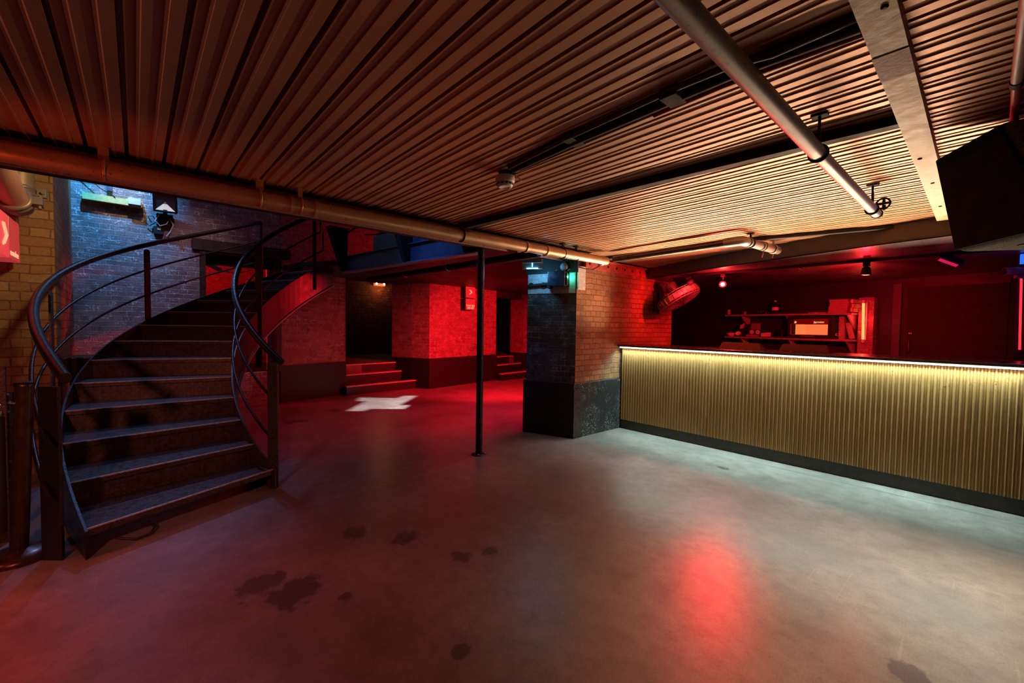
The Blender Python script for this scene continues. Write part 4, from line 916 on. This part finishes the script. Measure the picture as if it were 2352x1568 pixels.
G().lathe([(.058,-.03),(.060,-.036),(.060,-.062),(.054,-.068)], c0, n=32).build('base', 'white', smk)
G().lathe([(.052,-.066),(.050,-.085),(.044,-.094),(.030,-.098),(.028,-.094),(0,-.094)], c0, n=32).build('chamber', 'white', smk)
for k in range(12):
    a_ = 2*PI*k/12; g = G(); g.obox((c0[0]+.0505*math.cos(a_), c0[1]+.0505*math.sin(a_), c0[2]-.079), (.004,.016,.009), (math.cos(a_),math.sin(a_),0), (-math.sin(a_),math.cos(a_),0)); g.build('vent', 'matt_black', smk)
G().tube([(-1.95,1.745,2.43),(-1.93,1.76,2.41),(-1.905,1.765,2.385)], .004, 6).build('wire', 'paper', smk)
g = G(); g.obox((-1.955,1.735,2.44), (.03,.03,.02)); g.build('terminal', 'wood_dark', smk)
# right beam
rbm = thing('ceiling_beam', (-.23,2.4,2.4), 'mottled grey steel beam crossing the ceiling near the loudspeaker', 'beam')
g = G(); g.box(-.275,-.186,-3.5,4.86,2.40,2.415); g.build('flange', 'beam_grey', rbm); g = G(); g.box(-.200,-.186,-3.5,4.86,2.415,2.455); g.build('side_web', 'red_steel', rbm); g = G(); g.box(-.275,-.262,-3.5,4.86,2.415,2.455); g.build('side_web', 'beam_grey', rbm)
for x_, y_ in ((-.247,1.43),(-.212,1.56),(-.247,3.05),(-.23,3.6),(-.23,4.3)):
    G().lathe([(.009,0),(.009,-.004),(.005,-.006)], (x_,y_,2.400), n=10).build('bolt_hole', 'matt_black', rbm)
tag(G().prism([(-.276,1.83),(-.185,1.83),(-.185,2.02),(-.276,2.02)], 2.397, 2.4005).build('repair_patch', plain('rust_patch', (.26,.16,.13), .7, 0, .3, .3, 60)), 'dull rust coloured patch on the mottled ceiling beam', 'patch')
ck2 = thing('ceiling_conduit', (.05,2.2,2.4), 'slender conduit running along the deck right of the beam', 'conduit')
G().tube([(.045,-1,2.41),(.052,2.40,2.41)], .016, 12).build('conduit', 'wood_shelf', ck2); G().tube([(.052,2.40,2.41),(.062,2.95,2.41)], .013, 12).build('conduit', 'red_steel', ck2); G().tube([(.052,2.38,2.41),(.0525,2.42,2.41)], .019, 12).build('coupling', 'matt_black', ck2)
# dark pipe under the landing
dp = thing('landing_pipe', (-5.5,3.4,2.33), 'dark horizontal pipe under the landing soffit left of the pillar', 'pipe')
G().tube([(-7.7,3.28,2.34),(-5.2,3.40,2.34),(-3.42,3.46,2.34)], .045, 14).build('pipe_run', 'matt_black', dp)
for x_, y_ in ((-4.5,3.425),(-5.2,3.40),(-6.4,3.345)): G().torus((x_,y_,2.34), (1,0,0), .05, .007, 20, 6).build('clip', 'galv', dp); G().tube([(x_,y_,2.385),(x_,y_,2.47)], .007, 6).build('hanger_rod', 'galv', dp)

# ------------------------------------------------------------------ loudspeaker
hsp = Vector((.53,-.85,0)).normalized(); bsp = Vector((.85,.53,0)).normalized()
spk = thing('loudspeaker', (.1,2.95,2.1), 'large black loudspeaker with carpeted base hanging at the right edge', 'loudspeaker')
B0 = Vector((-.10,3.04,1.895)); A0 = B0-bsp*.10+Vector((0,0,.47)); wsp, dsp = .375, .30
wsp = .56
cr8 = [B0, B0+hsp*wsp, B0+hsp*wsp+bsp*dsp, B0+bsp*dsp, A0, A0+hsp*.40, B0+hsp*wsp+bsp*dsp+Vector((0,0,.47)), B0+bsp*dsp+Vector((0,0,.47))]
g = G(); g.add(cr8, [(0,3,2,1),(4,5,6,7),(0,1,5,4),(1,2,6,5),(2,3,7,6),(3,0,4,7)])
g.build('cabinet', 'carpet', spk, .03, 4)
fn = (cr8[4]-cr8[0]).normalized(); fnn = hsp.cross(fn); fnn = fnn if fnn.dot(bsp) < 0 else -fnn
g = G(); c0 = (cr8[0]+cr8[5])/2+fnn*.006; q4 = [cr8[0], cr8[1], cr8[5], cr8[4]]; mid4 = sum(q4, Vector())/4; q4 = [mid4+(p-mid4)*.95 for p in q4]; g.add([p+fnn*.012 for p in q4]+[p-fnn*.004 for p in q4], [(0,1,2,3),(7,6,5,4),(0,4,5,1),(1,5,6,2),(2,6,7,3),(3,7,4,0)]); g.build('grille', plain('black_grille_cloth', (.004,.004,.004), .9, 0, .2, spec=.1), spk, .02, 3)
for u_ in (.17,.27):
    for v_ in (.06,.20): 
        pass
G().tube([cr8[0]+hsp*.2+bsp*.15+Vector((0,0,.46)), (B0+hsp*.2+bsp*.15).xy.to_3d()+Vector((0,0,2.45))], .018, 10).build('hanging_bracket', 'steel_black', spk)
g = G(); p = B0+hsp*.19+bsp*.12-Vector((0,0,.002)); g.obox(p, (.03,.006,.004), hsp, bsp); g.obox(p+bsp*.12, (.03,.006,.004), hsp, bsp); g.build('base_slot', 'matt_black', spk)

# ------------------------------------------------------------------ barrier post, rope and rail at the left
bd = thing('barrier_post', (-3.99,-.57,0), 'black stanchion post with domed round base left of the stair foot', 'barrier post')
pb_ = Vector((-3.99,-.57,0)); pt_ = Vector((-3.945,-.52,1.10)); pa_ = (pt_-pb_).normalized()
G().tube([pb_+pa_*.04, pt_], .042, 18).build('post', plain('dark_bronze_post', (.045,.028,.022), .3, .4), bd)
G().lathe([(.165,0),(.165,.018),(.155,.035),(.10,.055),(.05,.066)], pb_, n=36).build('base', plain('bronze_base', (.09,.05,.038), .3, .6), bd)
G().lathe([(.046,-.01),(.046,.008),(.03,.015),(0,.016)], pt_, pa_).build('cap', 'steel_black', bd)
G().tube([pb_+pa_*.99+Vector((.02,-.035,0)), pb_+pa_*.99+Vector((.03,-.06,.01))], .008, 8).build('hook', 'chrome', bd)
rp_ = thing('barrier_rope', (-3.945,-.605,0), 'black barrier rope with chrome end and ring hanging down by the stanchion', 'rope'); rc = Vector((-3.925,-.625,0))
G().lathe([(.020,.90),(.021,.90),(.021,.945),(.012,.955),(.006,.96)], rc).build('end_cap', 'chrome', rp_); G().torus(rc+Vector((0,0,.982)), (.7,-.7,0), .018, .004, 20, 6).build('ring', 'chrome', rp_)
G().tube([rc+Vector((0,0,.91)), rc+Vector((.003,0,.5)), rc+Vector((.002,-.002,.21))], .026, 14).build('rope', 'matt_black', rp_)
fnc = thing('crowd_barrier', (-4.6,-.75,0), 'dark metal crowd barrier in the shadow behind the stanchion', 'barrier')
for z_ in (.93,.80,.42,.28): G().tube([(-4.9,-.72,z_),(-4.55,-.98,z_),(-4.2,-1.24,z_)], .014, 8).build('rail', 'galv', fnc)
for p in ((-4.9,-.72),(-4.2,-1.24)): G().tube([(*p,0),(*p,.95)], .018, 8).build('leg', 'steel_black', fnc)
tag(G().box(-4.37,-4.33,-.70,-.655,0,1.18).build('slim_post', plain('sparkly_dark_post', (.05,.035,.03), .3, .3, .5, .6, 90)), 'thin rough edged upright just behind the stanchion', 'post')
tag(G().tube([(-3.86,-.12,.03),(-3.80,-.02,.012),(-3.84,.06,.012),(-3.9,.08,.03),(-3.95,.05,.06)], .008, 8).build('loose_cable', 'wood_dark'), 'short loose cable lying under the bottom stair tread', 'cable')

# gobo projector: a tube whose front mask has a cut shape, throws the white mark on the floor
gz = Vector((-4.62,5.0,2.28)); tg = Vector((-7.5,3.42,0))
ga = (tg-gz).normalized(); gr = Vector((-ga.y,ga.x,0)).normalized(); gu = gr.cross(ga)
dist0 = .25
corners = [(-8.434, 3.407), (-7.912, 3.964), (-8.093, 4.214), (-7.935, 4.424), (-7.197, 3.65), (-7.08, 3.803), (-6.816, 3.537), (-7.198, 3.077), (-7.086, 2.898), (-7.242, 2.697), (-7.964, 3.338), (-8.081, 3.187)]
hole = []
for x_, y_ in corners:
    v_ = Vector((x_,y_,0))-gz; k = dist0/v_.dot(ga); q = gz+v_*k; hole.append(q)
gp_ = thing('gobo_projector', tuple(gz), 'small light projector behind the pillar throwing the white mark on the floor', 'projector')
ctr = gz+ga*dist0
import bmesh as _bm
cm = bpy.data.curves.new('mask', 'CURVE'); cm.dimensions = '2D'; cm.fill_mode = 'BOTH'; cm.extrude = .0015
def spl(pts2):
    s_ = cm.splines.new('POLY'); s_.points.add(len(pts2)-1); s_.use_cyclic_u = True
    for k, (a_, b_) in enumerate(pts2): s_.points[k].co = (a_, b_, 0, 1)
spl([(.135*math.cos(2*PI*k/32), .135*math.sin(2*PI*k/32)) for k in range(32)])
spl([((q-ctr).dot(gr), (q-ctr).dot(gu)) for q in hole])
cm.materials.append(MAT['matt_black'])
mk = bpy.data.objects.new('mask', cm); COL.objects.link(mk); put(mk, gp_)
mm = Matrix.Identity(4); nz_ = gr.cross(gu)
for k in range(3): mm[k][0], mm[k][1], mm[k][2], mm[k][3] = gr[k], gu[k], nz_[k], ctr[k]
mk.matrix_basis = mm
bpy.context.view_layer.update()
mk2 = bpy.data.objects.new('mask', bpy.data.meshes.new_from_object(mk.evaluated_get(bpy.context.evaluated_depsgraph_get()))); COL.objects.link(mk2); put(mk2, gp_); mk2.matrix_basis = mm
bpy.data.objects.remove(mk); mk2.name = 'mask'
G().tube([gz+Vector((0,0,.12)), Vector((gz.x,gz.y,2.47))], .015, 8).build('mount', 'matt_black', gp_)
G().lathe([(.09,-.06),(.135,-.05),(.138,.25),(.133,.25),(.13,-.04)], gz, ga, 32).build('barrel', 'matt_black', gp_)
light('gobo_lamp', 'SPOT', tuple(gz), 2600, (1,.93,.97), tuple(tg), spot_size=math.radians(50), spot_blend=.1, shadow_soft_size=.003)

# ------------------------------------------------------------------ lights
RED = (1, .010, .022)
light('deck_fill', 'AREA', (-1.58,5.296,1.216), 112, (1,.66,.43), (-1.58,4.68,2.004), shape='RECTANGLE', size=3.45, size_y=.010, spread=math.radians(88))  # added fill aimed up at the deck, stands in for bounced light
light('bar_led', 'AREA', (-1.64,5.345,1.203), 54, (.64,1,.96), (-1.64,5.18,0), shape='RECTANGLE', size=3.8, size_y=.02, spread=math.radians(125))
light('red_beam', 'SPOT', tuple(L1p), 75, RED, (-.9,2.0,0), spot_size=math.radians(110), spot_blend=.9, shadow_soft_size=.03)
light('red_beam_core', 'SPOT', tuple(L1p), 120, RED, (-.85,1.9,0), spot_size=math.radians(19), spot_blend=.9, shadow_soft_size=.03)
light('red_pool', 'SPOT', tuple(L2p+Vector((0,0,-.05))), 280, RED, (-2.2,8.6,1.4), spot_size=math.radians(120), spot_blend=.7, shadow_soft_size=.03)
light('red_up', 'POINT', (-.867,5.93,2.06), 13, RED, shadow_soft_size=.03)
light('red_fan', 'SPOT', (-2.70,5.8,2.10), 75, (1,.015,.02), (-3.62,6.45,1.8), spot_size=math.radians(110), spot_blend=.9, shadow_soft_size=.03)
light('red_deck', 'SPOT', (-2.34,5.88,2.06), 60, RED, (-2.0,3.9,2.45), spot_size=math.radians(46), spot_blend=.8, shadow_soft_size=.03)
light('red_core', 'POINT', tuple(L1p+Vector((0,-.05,-.01))), 40, RED, shadow_soft_size=.03)
light('red_corridor', 'SPOT', (-4.75,5.9,2.25), 1800, RED, (-8.5,6.5,.4), spot_size=math.radians(80), spot_blend=.7, shadow_soft_size=.04)
light('red_floor_glow', 'SPOT', (-4.75,5.7,2.25), 480, RED, (-6.6,4.4,0), spot_size=math.radians(105), spot_blend=.8, shadow_soft_size=.05)
light('red_stringer', 'SPOT', (-4.75,5.5,2.30), 650, RED, (-6.85,1.55,1.78), spot_size=math.radians(26), spot_blend=.9, shadow_soft_size=.05)
light('red_room', 'POINT', (-9.25,.55,2.72), 75, RED, shadow_soft_size=.05)
light('red_upper', 'SPOT', (-8.2,5.8,3.2), 90, RED, (-9.05,3.7,3.2), spot_size=math.radians(70), spot_blend=.9, shadow_soft_size=.05)
light('blue_landing', 'SPOT', (-4.6,1.3,3.6), 110, (.02,.22,1), (-4.8,2.75,2.62), spot_size=math.radians(46), spot_blend=1, shadow_soft_size=.05)
light('blue_rim', 'SPOT', (-8.1,.5,4.7), 230, (.27,.42,1), (-5.4,.15,.9), spot_size=math.radians(29), spot_blend=1, shadow_soft_size=.06)
light('blue_rail', 'SPOT', (-5.1,-.35,5.0), 150, (.08,.42,1), (-5.0,-.3,1.6), spot_size=math.radians(30), spot_blend=1, shadow_soft_size=.05)
light('stair_blue', 'AREA', (-6.6,.7,4.9), 8, (.46,.42,1), (-6.4,.6,0), shape='RECTANGLE', size=1.6, size_y=.8)
light('wall_blue', 'SPOT', (-7.7,-.3,4.7), 640, (.06,.40,1), (-8.65,-.25,3.55), spot_size=math.radians(62), spot_blend=.9, shadow_soft_size=.04)
light('wall_mauve', 'SPOT', (-6.9,.9,4.7), 120, (1,.55,.62), (-8.68,.7,1.9), spot_size=math.radians(46), spot_blend=1, shadow_soft_size=.08)
light('wall_warm', 'SPOT', (-7.6,.0,4.5), 110, (1,.66,.28), (-8.6,-.10,3.4), spot_size=math.radians(28), spot_blend=.9, shadow_soft_size=.04)
light('red_stripe', 'SPOT', (-4.9,-2.0,2.1), 60, RED, (-3.05,-.62,0), spot_size=math.radians(17), spot_blend=.5, shadow_soft_size=.03)
light('red_floor_left', 'SPOT', (-3.2,-2.6,2.2), 290, (1,.11,.07), (-2.7,-.6,0), spot_size=math.radians(54), spot_blend=1, shadow_soft_size=.08)
light('warm_left', 'SPOT', (-4.2,.15,2.9), 78, (1,.62,.27), (-6.05,-1.0,2.25), spot_size=math.radians(64), spot_blend=.9, shadow_soft_size=.10)
light('red_stairs', 'SPOT', (-1.2,-1.2,1.9), 170, (1,.22,.13), (-4.9,.1,.5), spot_size=math.radians(46), spot_blend=.9, shadow_soft_size=.08)
light('red_left', 'SPOT', (-2.3,-1.2,1.2), 34, (1,.10,.03), (-3.4,.1,2.28), spot_size=math.radians(52), spot_blend=.9, shadow_soft_size=.05)
light('white_right', 'SPOT', (1.5,4.2,2.3), 540, (1,.80,.52), (.15,3.2,0), spot_size=math.radians(58), spot_blend=1, shadow_soft_size=.05)
light('violet_bar', 'POINT', (.30,6.0,2.1), 3.0, (.16,.06,1), shadow_soft_size=.04)
light('bulkhead_glow', 'POINT', (-11.98,5.49,2.60), 7, (1,.2,.05), shadow_soft_size=.05)
light('tube_glow', 'POINT', tuple(W(-1.26,-.05,1.65)), 5, (1,.03,.03), shadow_soft_size=.1)

w = bpy.data.worlds.new('world'); S.world = w; w.use_nodes = True
w.node_tree.nodes['Background'].inputs[0].default_value = (.02,.012,.012,1); w.node_tree.nodes['Background'].inputs[1].default_value = .05
S.view_settings.view_transform = 'Standard'; S.view_settings.look = 'None'; S.view_settings.gamma = 1; S.view_settings.exposure = 0.0
S.view_settings.use_curve_mapping = False
S.cycles.max_bounces = 6; S.cycles.diffuse_bounces = 3; S.cycles.glossy_bounces = 3; S.cycles.sample_clamp_indirect = 4
S.cycles.caustics_reflective = False; S.cycles.caustics_refractive = False
